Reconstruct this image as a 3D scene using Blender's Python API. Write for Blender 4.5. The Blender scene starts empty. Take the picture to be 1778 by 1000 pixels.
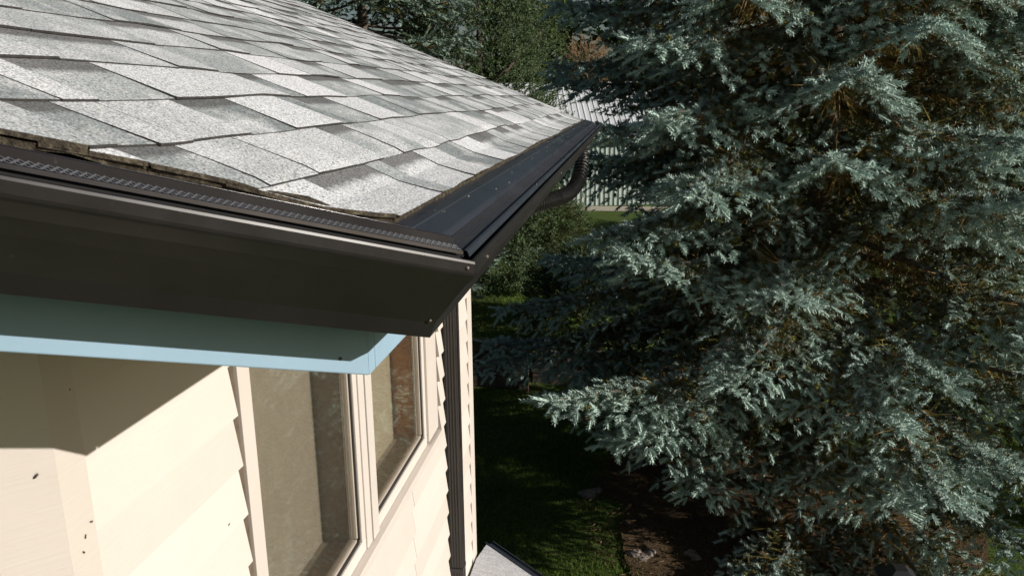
import bpy, bmesh, math, random
import numpy as np
from mathutils import Vector, Matrix

# ------------------------------------------------------------------ camera, sky, sun, exposure
scene = bpy.context.scene
col = scene.collection
R = math.radians
rng = np.random.default_rng(7)
random.seed(7)

F_PX, PITCH, YAW, ROLL = 1350.0, R(13.849), R(-8.568), R(-0.6)
_f = Vector((math.sin(YAW), math.cos(YAW), 0)); _r = Vector((math.cos(YAW), -math.sin(YAW), 0)); _d = Vector((0, 0, -1))
cz = _f * math.cos(PITCH) + _d * math.sin(PITCH)
cy = _d * math.cos(PITCH) - _f * math.sin(PITCH)
CX = _r * math.cos(ROLL) - cy * math.sin(ROLL)
CY = _r * math.sin(ROLL) + cy * math.cos(ROLL)
cam_d = bpy.data.cameras.new('camera'); cam = bpy.data.objects.new('camera', cam_d); col.objects.link(cam)
cam.matrix_world = Matrix(((CX.x, -CY.x, -cz.x, 0), (CX.y, -CY.y, -cz.y, 0), (CX.z, -CY.z, -cz.z, 0), (0, 0, 0, 1)))
cam_d.sensor_width = 36.0; cam_d.lens = F_PX / 1778 * 36
cam_d.clip_start = 0.02; cam_d.clip_end = 600
cam_d.dof.use_dof = True; cam_d.dof.focus_distance = 2.2; cam_d.dof.aperture_fstop = 22
scene.camera = cam

SUN_AZ, SUN_EL = R(100.5), R(20.5)
world = bpy.data.worlds.new('World'); scene.world = world; world.use_nodes = True
wn = world.node_tree.nodes; wl = world.node_tree.links
sky = wn.new('ShaderNodeTexSky'); sky.sky_type = 'NISHITA'; sky.sun_disc = False
sky.sun_elevation = SUN_EL; sky.sun_rotation = SUN_AZ; sky.air_density = 1.0; sky.dust_density = 1.5
wl.new(sky.outputs[0], wn['Background'].inputs[0]); wn['Background'].inputs[1].default_value = 0.045
sun_d = bpy.data.lights.new('sun', 'SUN'); sun_d.energy = 5.0; sun_d.angle = R(0.5); sun_d.color = (1.0, 0.945, 0.87)
sun = bpy.data.objects.new('sun', sun_d); col.objects.link(sun)
SV = Vector((math.sin(SUN_AZ) * math.cos(SUN_EL), math.cos(SUN_AZ) * math.cos(SUN_EL), math.sin(SUN_EL)))
sun.rotation_euler = (-SV).to_track_quat('-Z', 'Y').to_euler()
sun.location = SV * 40
scene.view_settings.view_transform = 'Standard'; scene.view_settings.look = 'None'
scene.view_settings.exposure = 0.15; scene.view_settings.gamma = 1.0; scene.view_settings.use_curve_mapping = False
scene.cycles.max_bounces = 6; scene.cycles.transparent_max_bounces = 10

# ------------------------------------------------------------------ helpers
WLOC = {}
def tag(o, label=None, cat=None, group=None, kind=None):
    if label: o['label'] = label
    if cat: o['category'] = cat
    if group: o['group'] = group
    if kind: o['kind'] = kind
    return o
def setpar(o, parent):
    if parent is None: return
    o.parent = parent
    l = WLOC.get(parent.name, Vector((0, 0, 0)))
    o.matrix_parent_inverse = Matrix.Translation(-l)
def empty(name, loc):
    o = bpy.data.objects.new(name, None); col.objects.link(o); o.location = loc; o.empty_display_size = 0.1
    WLOC[o.name] = Vector(loc); return o
def link(name, me, mat, parent=None, smooth=False):
    o = bpy.data.objects.new(name, me); col.objects.link(o)
    if mat is not None and len(me.materials) == 0:
        for m_ in (mat if isinstance(mat, (list, tuple)) else [mat]): me.materials.append(m_)
    if smooth:
        me.polygons.foreach_set('use_smooth', [True] * len(me.polygons))
    setpar(o, parent); return o
def mesh(name, v, f, mat, parent=None, smooth=False):
    me = bpy.data.meshes.new(name); me.from_pydata([tuple(map(float, p)) for p in v], [], f); me.update()
    return link(name, me, mat, parent, smooth)
BOXF = [(0, 3, 2, 1), (4, 5, 6, 7), (0, 1, 5, 4), (1, 2, 6, 5), (2, 3, 7, 6), (3, 0, 4, 7)]
def boxv(x0, x1, y0, y1, z0, z1):
    return [(x0, y0, z0), (x1, y0, z0), (x1, y1, z0), (x0, y1, z0), (x0, y0, z1), (x1, y0, z1), (x1, y1, z1), (x0, y1, z1)]
def bevel(o, w=0.003, seg=2):
    b = o.modifiers.new('bevel', 'BEVEL'); b.width = w; b.segments = seg; b.limit_method = 'ANGLE'
    return o
def box(name, x0, x1, y0, y1, z0, z1, mat, parent=None, bev=0.0):
    o = mesh(name, boxv(x0, x1, y0, y1, z0, z1), BOXF, mat, parent)
    if bev: bevel(o, bev)
    return o
class MB:
    def __init__(s): s.v = []; s.f = []
    def add(s, v, f):
        n = len(s.v); s.v += [tuple(p) for p in v]; s.f += [tuple(i + n for i in q) for q in f]; return s
    def box(s, *a): return s.add(boxv(*a), BOXF)
    def tube(s, pts, rad, n=6, caps=True):
        pts = [Vector(p) for p in pts]; rs = rad if isinstance(rad, (list, tuple)) else [rad] * len(pts)
        v = []; f = []
        for i, p in enumerate(pts):
            t = (pts[min(i + 1, len(pts) - 1)] - pts[max(i - 1, 0)]).normalized()
            a = t.cross(Vector((0, 0, 1)));  a = a if a.length > 1e-3 else t.cross(Vector((1, 0, 0)))
            a.normalize(); b = t.cross(a)
            for k in range(n):
                an = 2 * math.pi * k / n
                v.append(p + (a * math.cos(an) + b * math.sin(an)) * rs[i])
        for i in range(len(pts) - 1):
            for k in range(n):
                f.append((i * n + k, i * n + (k + 1) % n, (i + 1) * n + (k + 1) % n, (i + 1) * n + k))
        if caps: f.append(tuple(range(n - 1, -1, -1))); f.append(tuple((len(pts) - 1) * n + k for k in range(n)))
        return s.add(v, f)
    def build(s, name, mat, parent=None, smooth=False): return mesh(name, s.v, s.f, mat, parent, smooth)

# ------------------------------------------------------------------ materials
def nmat(name, rough=0.6, metallic=0.0, spec=0.5):
    m = bpy.data.materials.new(name); m.use_nodes = True
    b = m.node_tree.nodes['Principled BSDF']
    b.inputs['Roughness'].default_value = rough; b.inputs['Metallic'].default_value = metallic
    b.inputs['Specular IOR Level'].default_value = spec
    return m, m.node_tree.nodes, m.node_tree.links, b
def N(ns, t, **kw):
    n = ns.new(t)
    for k, v in kw.items(): setattr(n, k, v)
    return n
def noise(ns, ls, scale, detail=4, rough=0.6, coord='Object', vec=None):
    n = N(ns, 'ShaderNodeTexNoise'); n.inputs['Scale'].default_value = scale; n.inputs['Detail'].default_value = detail
    n.inputs['Roughness'].default_value = rough
    if vec is None:
        tc = N(ns, 'ShaderNodeTexCoord'); vec = tc.outputs[coord]
    ls.new(vec, n.inputs['Vector']); return n
def ramp(ns, ls, src, stops):
    r = N(ns, 'ShaderNodeValToRGB'); e = r.color_ramp.elements
    while len(e) < len(stops): e.new(0.5)
    for i, (p, c) in enumerate(stops):
        e[i].position = p; e[i].color = (*c, 1) if len(c) == 3 else c
    ls.new(src, r.inputs[0]); return r
def mixc(ns, ls, fac, a, b, mode='MIX'):
    n = N(ns, 'ShaderNodeMix', data_type='RGBA', blend_type=mode)
    if isinstance(fac, (int, float)): n.inputs[0].default_value = fac
    else: ls.new(fac, n.inputs[0])
    for i, x in ((6, a), (7, b)):
        if isinstance(x, tuple): n.inputs[i].default_value = (*x, 1)
        else: ls.new(x, n.inputs[i])
    return n.outputs[2]
def bump(ns, ls, b, src, strength=0.3, dist=0.01):
    n = N(ns, 'ShaderNodeBump'); n.inputs['Strength'].default_value = strength; n.inputs['Distance'].default_value = dist
    ls.new(src, n.inputs['Height']); ls.new(n.outputs[0], b.inputs['Normal'])
def simple(name, c, rough=0.6, var=0.15, scale=8, metallic=0.0, bstr=0.0, bscale=60, spec=0.5):
    m, ns, ls, b = nmat(name, rough, metallic, spec)
    n = noise(ns, ls, scale, 5)
    lo = tuple(x * (1 - var) for x in c); hi = tuple(min(1, x * (1 + var)) for x in c)
    r = ramp(ns, ls, n.outputs[0], [(0.3, lo), (0.7, hi)]); ls.new(r.outputs[0], b.inputs['Base Color'])
    if bstr: bump(ns, ls, b, noise(ns, ls, bscale, 3).outputs[0], bstr, 0.002)
    return m

# granule shingles: attributes tone / band are printed on each tab, UV.y = 0 at butt edge, 1 at next course
def shingle_mat():
    m, ns, ls, b = nmat('asphalt_granules', 0.95, 0, 0.15)
    tc = N(ns, 'ShaderNodeTexCoord')
    g1 = noise(ns, ls, 300, 3, 0.6, vec=tc.outputs['Object']); g2 = noise(ns, ls, 150, 3, 0.7, vec=tc.outputs['Object'])
    big = noise(ns, ls, 7, 5, 0.65, vec=tc.outputs['Object'])
    med = noise(ns, ls, 28, 4, 0.6, vec=tc.outputs['Object'])
    tone = N(ns, 'ShaderNodeAttribute', attribute_name='tone'); band = N(ns, 'ShaderNodeAttribute', attribute_name='band')
    base = ramp(ns, ls, tone.outputs['Fac'], [(0, (.25, .28, .285)), (.35, (.37, .40, .405)), (.7, (.545, .565, .58)), (1, (.76, .775, .80))])
    c = mixc(ns, ls, ramp(ns, ls, big.outputs[0], [(.47, (0, 0, 0)), (.70, (.9, .9, .9))]).outputs[0], base.outputs[0], (.74, .75, .765))
    c = mixc(ns, ls, ramp(ns, ls, med.outputs[0], [(.52, (0, 0, 0)), (.75, (.4, .4, .4))]).outputs[0], c, (.46, .44, .39))
    sp = ramp(ns, ls, g1.outputs[0], [(.36, (.32, .32, .32)), (.45, (.78, .78, .78)), (.56, (1.0, 1.0, 1.0)), (.70, (1.35, 1.35, 1.35))])
    c = mixc(ns, ls, 1.0, c, sp.outputs[0], 'MULTIPLY')
    sp2 = ramp(ns, ls, g2.outputs[0], [(.3, (.55, .55, .55)), (.5, (1, 1, 1)), (.7, (1.08, 1.08, 1.08))])
    c = mixc(ns, ls, 0.8, c, sp2.outputs[0], 'MULTIPLY')
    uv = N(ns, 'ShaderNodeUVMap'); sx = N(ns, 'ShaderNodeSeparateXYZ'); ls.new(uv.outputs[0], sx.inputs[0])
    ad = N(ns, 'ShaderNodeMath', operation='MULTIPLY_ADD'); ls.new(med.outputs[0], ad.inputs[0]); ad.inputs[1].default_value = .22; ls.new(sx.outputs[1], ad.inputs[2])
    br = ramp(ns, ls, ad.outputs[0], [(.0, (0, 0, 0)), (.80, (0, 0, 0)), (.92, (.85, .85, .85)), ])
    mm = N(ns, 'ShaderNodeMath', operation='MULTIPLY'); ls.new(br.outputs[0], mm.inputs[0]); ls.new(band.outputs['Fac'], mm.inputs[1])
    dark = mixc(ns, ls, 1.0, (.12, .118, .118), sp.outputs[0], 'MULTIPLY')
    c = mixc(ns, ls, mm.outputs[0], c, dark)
    ls.new(c, b.inputs['Base Color'])
    bump(ns, ls, b, g2.outputs[0], 0.5, 0.002)
    return m
M = {}
M['shingle'] = shingle_mat()
def shingle_edge():
    m, ns, ls, b = nmat('shingle_edge', 1.0, 0, 0.1)
    n = noise(ns, ls, 90, 5, 0.7)
    r = ramp(ns, ls, n.outputs[0], [(.3, (.018, .016, .014)), (.5, (.06, .05, .038)), (.62, (.11, .095, .065)), (.75, (.26, .24, .20))])
    ls.new(r.outputs[0], b.inputs['Base Color']); bump(ns, ls, b, n.outputs[0], 1.0, 0.006); return m
M['shingle_edge'] = shingle_edge()
M['butt'] = simple('asphalt_butt_shadow', (.032, .029, .027), 1.0, .5, 60)  # dark asphalt edge, with the shadow lines under the courses painted in
def gutter_mat(name, c, rough):
    m, ns, ls, b = nmat(name, rough, 0.0, 0.6)
    n = noise(ns, ls, 6, 6, 0.7); n2 = noise(ns, ls, 130, 3, 0.6)
    r = ramp(ns, ls, n.outputs[0], [(.3, c), (.75, tuple(x * 1.35 for x in c))])
    d = ramp(ns, ls, n2.outputs[0], [(.68, (0, 0, 0)), (.78, (.25, .25, .25))])
    ls.new(mixc(ns, ls, d.outputs[0], r.outputs[0], (.10, .09, .08)), b.inputs['Base Color'])
    rr = ramp(ns, ls, n.outputs[0], [(.3, (rough * .85,) * 3), (.8, (rough * 1.3,) * 3)]); ls.new(rr.outputs[0], b.inputs['Roughness'])
    bump(ns, ls, b, noise(ns, ls, 3.5, 2, .5).outputs[0], .12, .02)
    return m
M['gutter'] = gutter_mat('dark_brown_gutter', (.0125, .0105, .0108), 0.33)
M['flange'] = gutter_mat('dark_flange', (.024, .029, .039), 0.28)
M['guard'] = gutter_mat('dark_mesh', (.06, .062, .07), 0.4)
M['screw'] = simple('dull_screw', (.09, .07, .06), 0.4, .3, 40, 0.3)
M['blue'] = simple('blue_paint', (.262, .385, .485), 0.55, .06, 5, bstr=.05)
M['debris'] = simple('dry_debris', (.45, .40, .30), 0.9, .4, 60)
def cream_mat(name, c, dirt=.5):
    m, ns, ls, b = nmat(name, 0.5, 0, 0.4)
    n = noise(ns, ls, 3.5, 6, 0.7); sp = noise(ns, ls, 70, 3, 0.5); st = noise(ns, ls, 20, 5, 0.75)
    r = ramp(ns, ls, n.outputs[0], [(.3, tuple(x * .94 for x in c)), (.7, c)])
    k = ramp(ns, ls, sp.outputs[0], [(.73, (0, 0, 0)), (.78, (dirt, dirt, dirt))])
    cc = mixc(ns, ls, k.outputs[0], r.outputs[0], (.35, .27, .18))
    k2 = ramp(ns, ls, st.outputs[0], [(.6, (0, 0, 0)), (.8, (.25, .25, .25))])
    cc = mixc(ns, ls, k2.outputs[0], cc, (.55, .45, .33))
    oi = N(ns, 'ShaderNodeObjectInfo'); orr = ramp(ns, ls, oi.outputs['Random'], [(0, (.93, .925, .91)), (1, (1.03, 1.03, 1.02))]); cc = mixc(ns, ls, 1.0, cc, orr.outputs[0], 'MULTIPLY')
    ls.new(cc, b.inputs['Base Color']); 
    tc = N(ns, 'ShaderNodeTexCoord'); mp = N(ns, 'ShaderNodeMapping'); mp.inputs['Scale'].default_value = (4, 4, 95); ls.new(tc.outputs['Object'], mp.inputs[0])
    gr = noise(ns, ls, 1.0, 5, .65, vec=mp.outputs[0]); bump(ns, ls, b, gr.outputs[0], .22, .004); return m
M['cream'] = cream_mat('cream_siding', (.618, .563, .518))
M['trim'] = cream_mat('cream_trim', (.585, .53, .485), .3)
M['frame'] = cream_mat('window_vinyl', (.60, .55, .51), .5)
M['seal'] = simple('black_seal', (.02, .018, .016), 0.6)
M['wood'] = simple('orange_wood_jamb', (.62, .30, .11), 0.45, .3, 9)
M['blind'] = simple('taupe_cellular_cloth', (.43, .395, .335), 0.9, .06, 15)
M['blind_pale'] = simple('pale_cellular_cloth', (.66, .61, .49), 0.9, .06, 15)
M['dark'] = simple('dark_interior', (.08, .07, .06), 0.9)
M['greyjamb'] = simple('taupe_jamb', (.36, .31, .26), 0.7, .1)
def glass_mat():
    m = bpy.data.materials.new('window_glass'); m.use_nodes = True; ns = m.node_tree.nodes; ls = m.node_tree.links
    ns.remove(ns['Principled BSDF'])
    t = N(ns, 'ShaderNodeBsdfTransparent'); t.inputs[0].default_value = (.86, .85, .82, 1)
    g = N(ns, 'ShaderNodeBsdfGlossy'); g.inputs['Roughness'].default_value = .02; g.inputs[0].default_value = (.9, .9, .9, 1)
    d = N(ns, 'ShaderNodeBsdfDiffuse'); d.inputs[0].default_value = (.55, .5, .42, 1)
    n = noise(ns, ls, 90, 4, .7); dr = ramp(ns, ls, n.outputs[0], [(.5, (.03, .03, .03)), (.8, (.07, .07, .07))])
    lw = N(ns, 'ShaderNodeLayerWeight'); lw.inputs[0].default_value = .5
    pw = N(ns, 'ShaderNodeMath', operation='POWER'); ls.new(lw.outputs['Facing'], pw.inputs[0]); pw.inputs[1].default_value = 4.5
    fr = N(ns, 'ShaderNodeMath', operation='MULTIPLY_ADD'); ls.new(pw.outputs[0], fr.inputs[0]); fr.inputs[1].default_value = .9; fr.inputs[2].default_value = .09
    mx0 = N(ns, 'ShaderNodeMixShader'); ls.new(dr.outputs[0], mx0.inputs[0]); ls.new(t.outputs[0], mx0.inputs[1]); ls.new(d.outputs[0], mx0.inputs[2])
    mx = N(ns, 'ShaderNodeMixShader'); ls.new(fr.outputs[0], mx.inputs[0]); ls.new(mx0.outputs[0], mx.inputs[1]); ls.new(g.outputs[0], mx.inputs[2])
    ls.new(mx.outputs[0], ns['Material Output'].inputs[0]); return m
M['glass'] = glass_mat()
M['downspout'] = gutter_mat('dark_downspout', (.017, .014, .013), 0.4)
def ground_mat():
    m, ns, ls, b = nmat('lawn_ground', 0.95, 0, .1)
    n = noise(ns, ls, 1.2, 6, .7); n2 = noise(ns, ls, 25, 5, .7)
    a = ramp(ns, ls, n2.outputs[0], [(.3, (.03, .05, .012)), (.55, (.075, .12, .025)), (.75, (.14, .17, .05))])
    d = ramp(ns, ls, n.outputs[0], [(.5, (0, 0, 0)), (.7, (.5, .5, .5))])
    ls.new(mixc(ns, ls, d.outputs[0], a.outputs[0], (.10, .085, .045)), b.inputs['Base Color'])
    bump(ns, ls, b, n2.outputs[0], .8, .03); return m
M['lawn'] = ground_mat()
def soil_mat():
    m, ns, ls, b = nmat('needle_litter_soil', 0.95, 0, .1)
    n = noise(ns, ls, 9, 6, .75); n2 = noise(ns, ls, 55, 5, .7)
    a = ramp(ns, ls, n2.outputs[0], [(.3, (.03, .02, .012)), (.5, (.09, .06, .035)), (.7, (.17, .12, .07))])
    d = ramp(ns, ls, n.outputs[0], [(.5, (0, 0, 0)), (.7, (.7, .7, .7))])
    ls.new(mixc(ns, ls, d.outputs[0], a.outputs[0], (.13, .085, .045)), b.inputs['Base Color'])
    bump(ns, ls, b, n2.outputs[0], .9, .03); return m
M['soil'] = soil_mat()
M['gravel'] = simple('pale_gravel', (.38, .34, .27), .95, .35, 20)
M['timber'] = simple('weathered_sleeper', (.10, .07, .05), .9, .5, 6, bstr=.5, bscale=25)
M['stone'] = simple('garden_stone', (.20, .165, .145), .85, .35, 12, bstr=.6, bscale=40)
M['shedwall'] = simple('sage_metal_siding', (.50, .58, .54), .5, .05, 1)
M['shedroof'] = simple('white_metal_roofing', (.72, .74, .76), .45, .05, 1)
M['black'] = simple('black_metal', (.018, .018, .02), .4, .2)
M['lantern_pane'] = simple('lantern_pane', (.25, .24, .2), .2)
M['bark'] = simple('spruce_bark', (.11, .085, .065), .95, .5, 14, bstr=.9, bscale=30)
M['insect'] = simple('insect_body', (.03, .022, .018), .5, .4, 300)
def leaf_mat(name, trans=.18, rough=.6):
    m, ns, ls, b = nmat(name, rough, 0, .1)
    a = N(ns, 'ShaderNodeAttribute', attribute_name='col'); ls.new(a.outputs['Color'], b.inputs['Base Color'])
    t = N(ns, 'ShaderNodeBsdfTranslucent'); ls.new(a.outputs['Color'], t.inputs[0])
    mx = N(ns, 'ShaderNodeMixShader'); mx.inputs[0].default_value = trans
    ls.new(b.outputs[0], mx.inputs[1]); ls.new(t.outputs[0], mx.inputs[2]); ls.new(mx.outputs[0], ns['Material Output'].inputs[0])
    return m
M['needles'] = leaf_mat('spruce_needles', .10, .8); M['leaf'] = leaf_mat('leaf', .2); M['grass'] = leaf_mat('grass_blades', .3)

# ------------------------------------------------------------------ measured geometry (metres, camera at origin)
XE, Y0, ZE = -0.3144, 1.0315, -0.1589          # shingle corner where the level eave meets the raked edge
SL = 0.41; HYP = math.hypot(1, SL); T8 = math.tan(math.pi / 8)
YF = 5.45                                       # far end of roof
XW = -0.978                                     # window wall plane
G = -5.0                                        # lawn level
XR = -3.7                                       # ridge
AD = Vector((-0.70711, -0.70711, 0.70711 * SL)) # up along the raked edge
NA = Vector((0.70711, -0.70711, 0))
def roofz(x): return ZE - SL * (x - XE)
def cornerpt(o, dz): return Vector((XE + o, Y0 - T8 * o, ZE + dz))

# ------------------------------------------------------------------ setting: ground, soil, gravel
def gh(x, y):
    sx = np.clip((x + 0.9) / 0.8, 0, 1); w = 0.25 + 4.5 * sx * sx * (3 - 2 * sx)
    t = np.clip((y - 12.95) / w, 0, 1); t = t * t * (3 - 2 * t)
    far = np.clip((y - 60) / 200, 0, 1)
    return G + 0.62 * t + 0.03 * np.sin(x * 1.3 + y * .7) * np.sin(y * .9) * np.clip(y - 6, 0, 1) + far * 0
def gpt(x, y): return float(gh(np.array(x), np.array(y)))
def ground():
    xs = np.unique(np.concatenate([np.linspace(-300, -12, 14), np.linspace(-12, 12, 97), np.linspace(12, 300, 14)]))
    ys = np.unique(np.concatenate([np.linspace(-120, 2, 10), np.linspace(2, 24, 111), np.linspace(24, 400, 24)]))
    X, Y = np.meshgrid(xs, ys); Z = gh(X, Y)
    v = np.stack([X, Y, Z], -1).reshape(-1, 3); nx = len(xs)
    f = [(j * nx + i, j * nx + i + 1, (j + 1) * nx + i + 1, (j + 1) * nx + i) for j in range(len(ys) - 1) for i in range(nx - 1)]
    tag(mesh('lawn', v, f, M['lawn'], None, True), 'mown lawn between the house and the blue spruce', None, None, 'structure')
ground()
SPX, SPY = 2.2, 9.5
def sheet(name, cx, cyy, rx, ry, mat, label, dz=.012, n=48, seed=1):
    rr = np.random.default_rng(seed); v = [(cx, cyy, gpt(cx, cyy) + dz)]; f = []; rings = 10
    wob = 1 + .12 * np.sin(np.arange(n) * 2 * math.pi / n * 3 + seed) + rr.normal(0, .035, n)
    for k in range(1, rings + 1):
        for i in range(n):
            a = 2 * math.pi * i / n; q = k / rings * (wob[i] if k == rings else 1 + (wob[i] - 1) * k / rings)
            x = cx + rx * q * math.cos(a); y = cyy + ry * q * math.sin(a)
            v.append((x, y, gpt(x, y) + dz + .02 * math.sin(x * 9) * math.sin(y * 8) * (k < rings) * (k > 0)))
    for i in range(n): f.append((0, 1 + i, 1 + (i + 1) % n))
    for k in range(rings - 1):
        for i in range(n):
            a = 1 + k * n; f.append((a + i, a + n + i, a + n + (i + 1) % n, a + (i + 1) % n))
    return tag(mesh(name, v, f, mat, None, True), label, None, None, 'structure')
sheet('soil_bed', SPX - .35, SPY - .6, 2.2, 2.3, M['soil'], 'bare brown soil and needle litter under the blue spruce', .03)
v = []
box_g = mesh('gravel_path', [(-12, 30.3, gpt(-12, 29) + .012), (10, 30.3, gpt(9, 29) + .012), (10, 31.6, gpt(9, 31) + .012), (-12, 31.6, gpt(-12, 31) + .012)], [(0, 1, 2, 3)], M['gravel'])
tag(box_g, 'pale gravel strip along the foot of the metal shed', None, None, 'structure')

# ------------------------------------------------------------------ HOUSE
house = empty('house', (-2.4, 2.5, G))
tag(house, 'cream lap-sided house with grey shingle roof, blue fascia and dark brown gutters', 'house')

# --- roof deck
def roof_deck():
    t = .13
    A0 = Vector((XE - .03, Y0 + T8 * .03, 0)); s_end = (A0.x - XR) / .70711
    pl = [A0, Vector((XE - .03, YF - .02, 0)), Vector((XR, YF - .02, 0)), Vector((XR, A0.y - .70711 * s_end, 0))]
    v = [(p.x, p.y, roofz(p.x) - .022) for p in pl] + [(p.x, p.y, roofz(p.x) - .022 - t) for p in pl]
    yb = pl[3].y
    v += [(2 * XR + 1, YF - .02, roofz(XE) - .022), (2 * XR + 1, yb, roofz(XE) - .022)]
    f = [(0, 1, 2, 3), (7, 6, 5, 4), (0, 4, 5, 1), (1, 5, 6, 2), (3, 7, 4, 0), (3, 2, 8, 9), (2, 6, 8), (3, 9, 7), (6, 7, 9, 8)]
    return mesh('roof', v, f, M['shingle_edge'], house)
roof = roof_deck()

# --- shingles
EXPO = 0.143
def sag(u, y):
    s = np.where((u > -.01) & (u < .17), -.008 * np.sin(np.pi * np.clip(u, 0, .17) / .17), 0)
    return s + .0018 * np.sin(y * 7.3 + u * 9) + .0012 * np.sin(y * 17.1 + u * 4)
def tab_bm(u0, u1, y0, y1, thick, tone, band, wob0, wob1, lift, nu=4, ny=3):
    bm = bmesh.new(); uvl = bm.loops.layers.uv.new('UVMap')
    tl = bm.verts.layers.float.new('tone'); bl = bm.verts.layers.float.new('band')
    top = {}; bot = {}
    us = [0, .12, .45, 1][:nu]
    for i, tu in enumerate(us):
        for j in range(ny):
            y = y0 + (y1 - y0) * j / (ny - 1)
            lo = u0 + wob0(y); hi = u1 + .03
            u = lo + (hi - lo) * tu
            h = lift * (1 - tu) + (-.0035) * tu * 1.0 + float(sag(np.array(u), np.array(y)))
            x = XE - u / HYP; z = ZE + SL * u / HYP
            nx, nz = SL / HYP, 1 / HYP
            vt = bm.verts.new((x + nx * h, y, z + nz * h)); vb = bm.verts.new((x + nx * (h - thick), y, z + nz * (h - thick)))
            for q in (vt, vb): q[tl] = tone; q[bl] = band
            top[i, j] = vt; bot[i, j] = vb
    def face(vs, uvs, mi):
        f = bm.faces.new(vs); f.material_index = mi
        for l, q in zip(f.loops, uvs): l[uvl].uv = q
    n = len(us)
    for i in range(n - 1):
        for j in range(ny - 1):
            va = us[i] * (u1 + .03 - u0) / EXPO; vb_ = us[i + 1] * (u1 + .03 - u0) / EXPO
            face([top[i, j], top[i, j + 1], top[i + 1, j + 1], top[i + 1, j]], [(0, va), (1, va), (1, vb_), (0, vb_)], 0)
    for j in range(ny - 1): face([top[0, j + 1], top[0, j], bot[0, j], bot[0, j + 1]], [(0, 0)] * 4, 1 if u0 < .01 else 2)
    for i in range(n - 1):
        face([top[i, 0], top[i + 1, 0], bot[i + 1, 0], bot[i, 0]], [(0, .5)] * 4, 2)
        face([top[i + 1, ny - 1], top[i, ny - 1], bot[i, ny - 1], bot[i + 1, ny - 1]], [(0, .5)] * 4, 2)
    return bm
def clip(bm, co, no):
    g = bm.verts[:] + bm.edges[:] + bm.faces[:]
    r = bmesh.ops.bisect_plane(bm, geom=g, plane_co=co, plane_no=no, clear_outer=True, dist=1e-5)
    es = [e for e in r['geom_cut'] if isinstance(e, bmesh.types.BMEdge) and e.is_valid]
    # drop side walls along the cut
    if es:
        ret = bmesh.ops.extrude_edge_only(bm, edges=es)
        for e in ret['geom']:
            if isinstance(e, bmesh.types.BMVert): e.co += Vector((0, 0, -.006))
        for e in ret['geom']:
            if isinstance(e, bmesh.types.BMFace): e.material_index = 1
tabs = []
def build_tabs():
    ncourse = int(3.55 / EXPO)
    for k in range(ncourse):
        u0 = k * EXPO; u1 = u0 + EXPO
        rr = np.random.default_rng(100 + k)
        ph = rr.uniform(0, 6.28, 3)
        def wob(y, ph=ph, k=k): return (0.0045 * math.sin(y * 3.1 + ph[0]) + .003 * math.sin(y * 8.3 + ph[1]) + .0015 * math.sin(y * 21 + ph[2])) if k else .003 * math.sin(y * 5) + .0015 * math.sin(y * 31)
        xlo = XE - u0 / HYP
        ystart = Y0 + (XE - u1 / HYP - .03 - XE) - .02    # raked edge: y = Y0 + (x - XE)
        y = ystart - rr.uniform(0, .2)
        raised = bool(k % 2)
        while y < YF:
            wdt = rr.choice([.075, .11, .15, .19, .23, .28]) * rr.uniform(.85, 1.15)
            y1 = min(y + wdt, YF + .2)
            raised = not raised if rr.random() < .8 else raised
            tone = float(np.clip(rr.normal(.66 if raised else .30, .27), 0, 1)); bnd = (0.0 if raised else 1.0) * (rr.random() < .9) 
            jl = 0.0 if k else 0.0
            tabs.append(dict(k=k, u0=u0 + (0 if raised else -.0), u1=u1, y0=y + .001, y1=y1 - .001, raised=raised, tone=tone, band=bnd, wob=wob,
                             lift=(.0024 if raised else .0) + rr.uniform(-.0006, .0008), jit=rr.normal(0, .0015)))
            y = y1
build_tabs()
def finish_tab(t):
    w = t['wob']; j = t['jit']
    bm = tab_bm(t['u0'], t['u1'], t['y0'], t['y1'], .0042 if t['raised'] else .0034, t['tone'], t['band'], lambda y: w(y) + j, None, t['lift'])
    zc = Vector((XE, Y0, ZE))
    if t['y0'] < Y0 + (XE - t['u0'] / HYP - XE) + .05: clip(bm, zc, NA)
    if t['y1'] > YF: clip(bm, Vector((0, YF, 0)), Vector((0, 1, 0)))
    return bm
def tab_view(t):
    uc = (t['u0'] + t['u1']) / 2; p = Vector((XE - uc / HYP, max((t['y0'] + t['y1']) / 2, .01), ZE + SL * uc / HYP))
    if (p - Vector((XE, Y0, 0))).dot(NA) > .12: return None
    z = p.dot(cz)
    if z < .2: return 0
    px = 889 + F_PX * p.dot(CX) / z; py = 500 + F_PX * p.dot(CY) / z
    if not (-60 < px < 1100 and -30 < py < 520): return 0
    return 1 / (z * z * z)
sel = []
for t in tabs:
    s = tab_view(t)
    if s is not None: sel.append((s, t))
sel.sort(key=lambda a: -a[0])
rest = bmesh.new(); nsh = 0
rest_me = None; acc = []
for s, t in sel:
    bm = finish_tab(t)
    if len(bm.faces) == 0: bm.free(); continue
    me = bpy.data.meshes.new('shingle'); bm.to_mesh(me); bm.free()
    if s > 0 and nsh < 300:
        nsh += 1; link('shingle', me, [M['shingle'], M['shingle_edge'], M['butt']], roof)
    else: acc.append(me)
def join_meshes(name, mes, mats, parent):
    bm = bmesh.new()
    for me in mes: bm.from_mesh(me)
    out = bpy.data.meshes.new(name); bm.to_mesh(out); bm.free()
    for me in mes: bpy.data.meshes.remove(me)
    return link(name, out, mats, parent)
tag(join_meshes('shingles', acc, [M['shingle'], M['shingle_edge'], M['butt']], roof), None, None, None, 'stuff')
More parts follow.
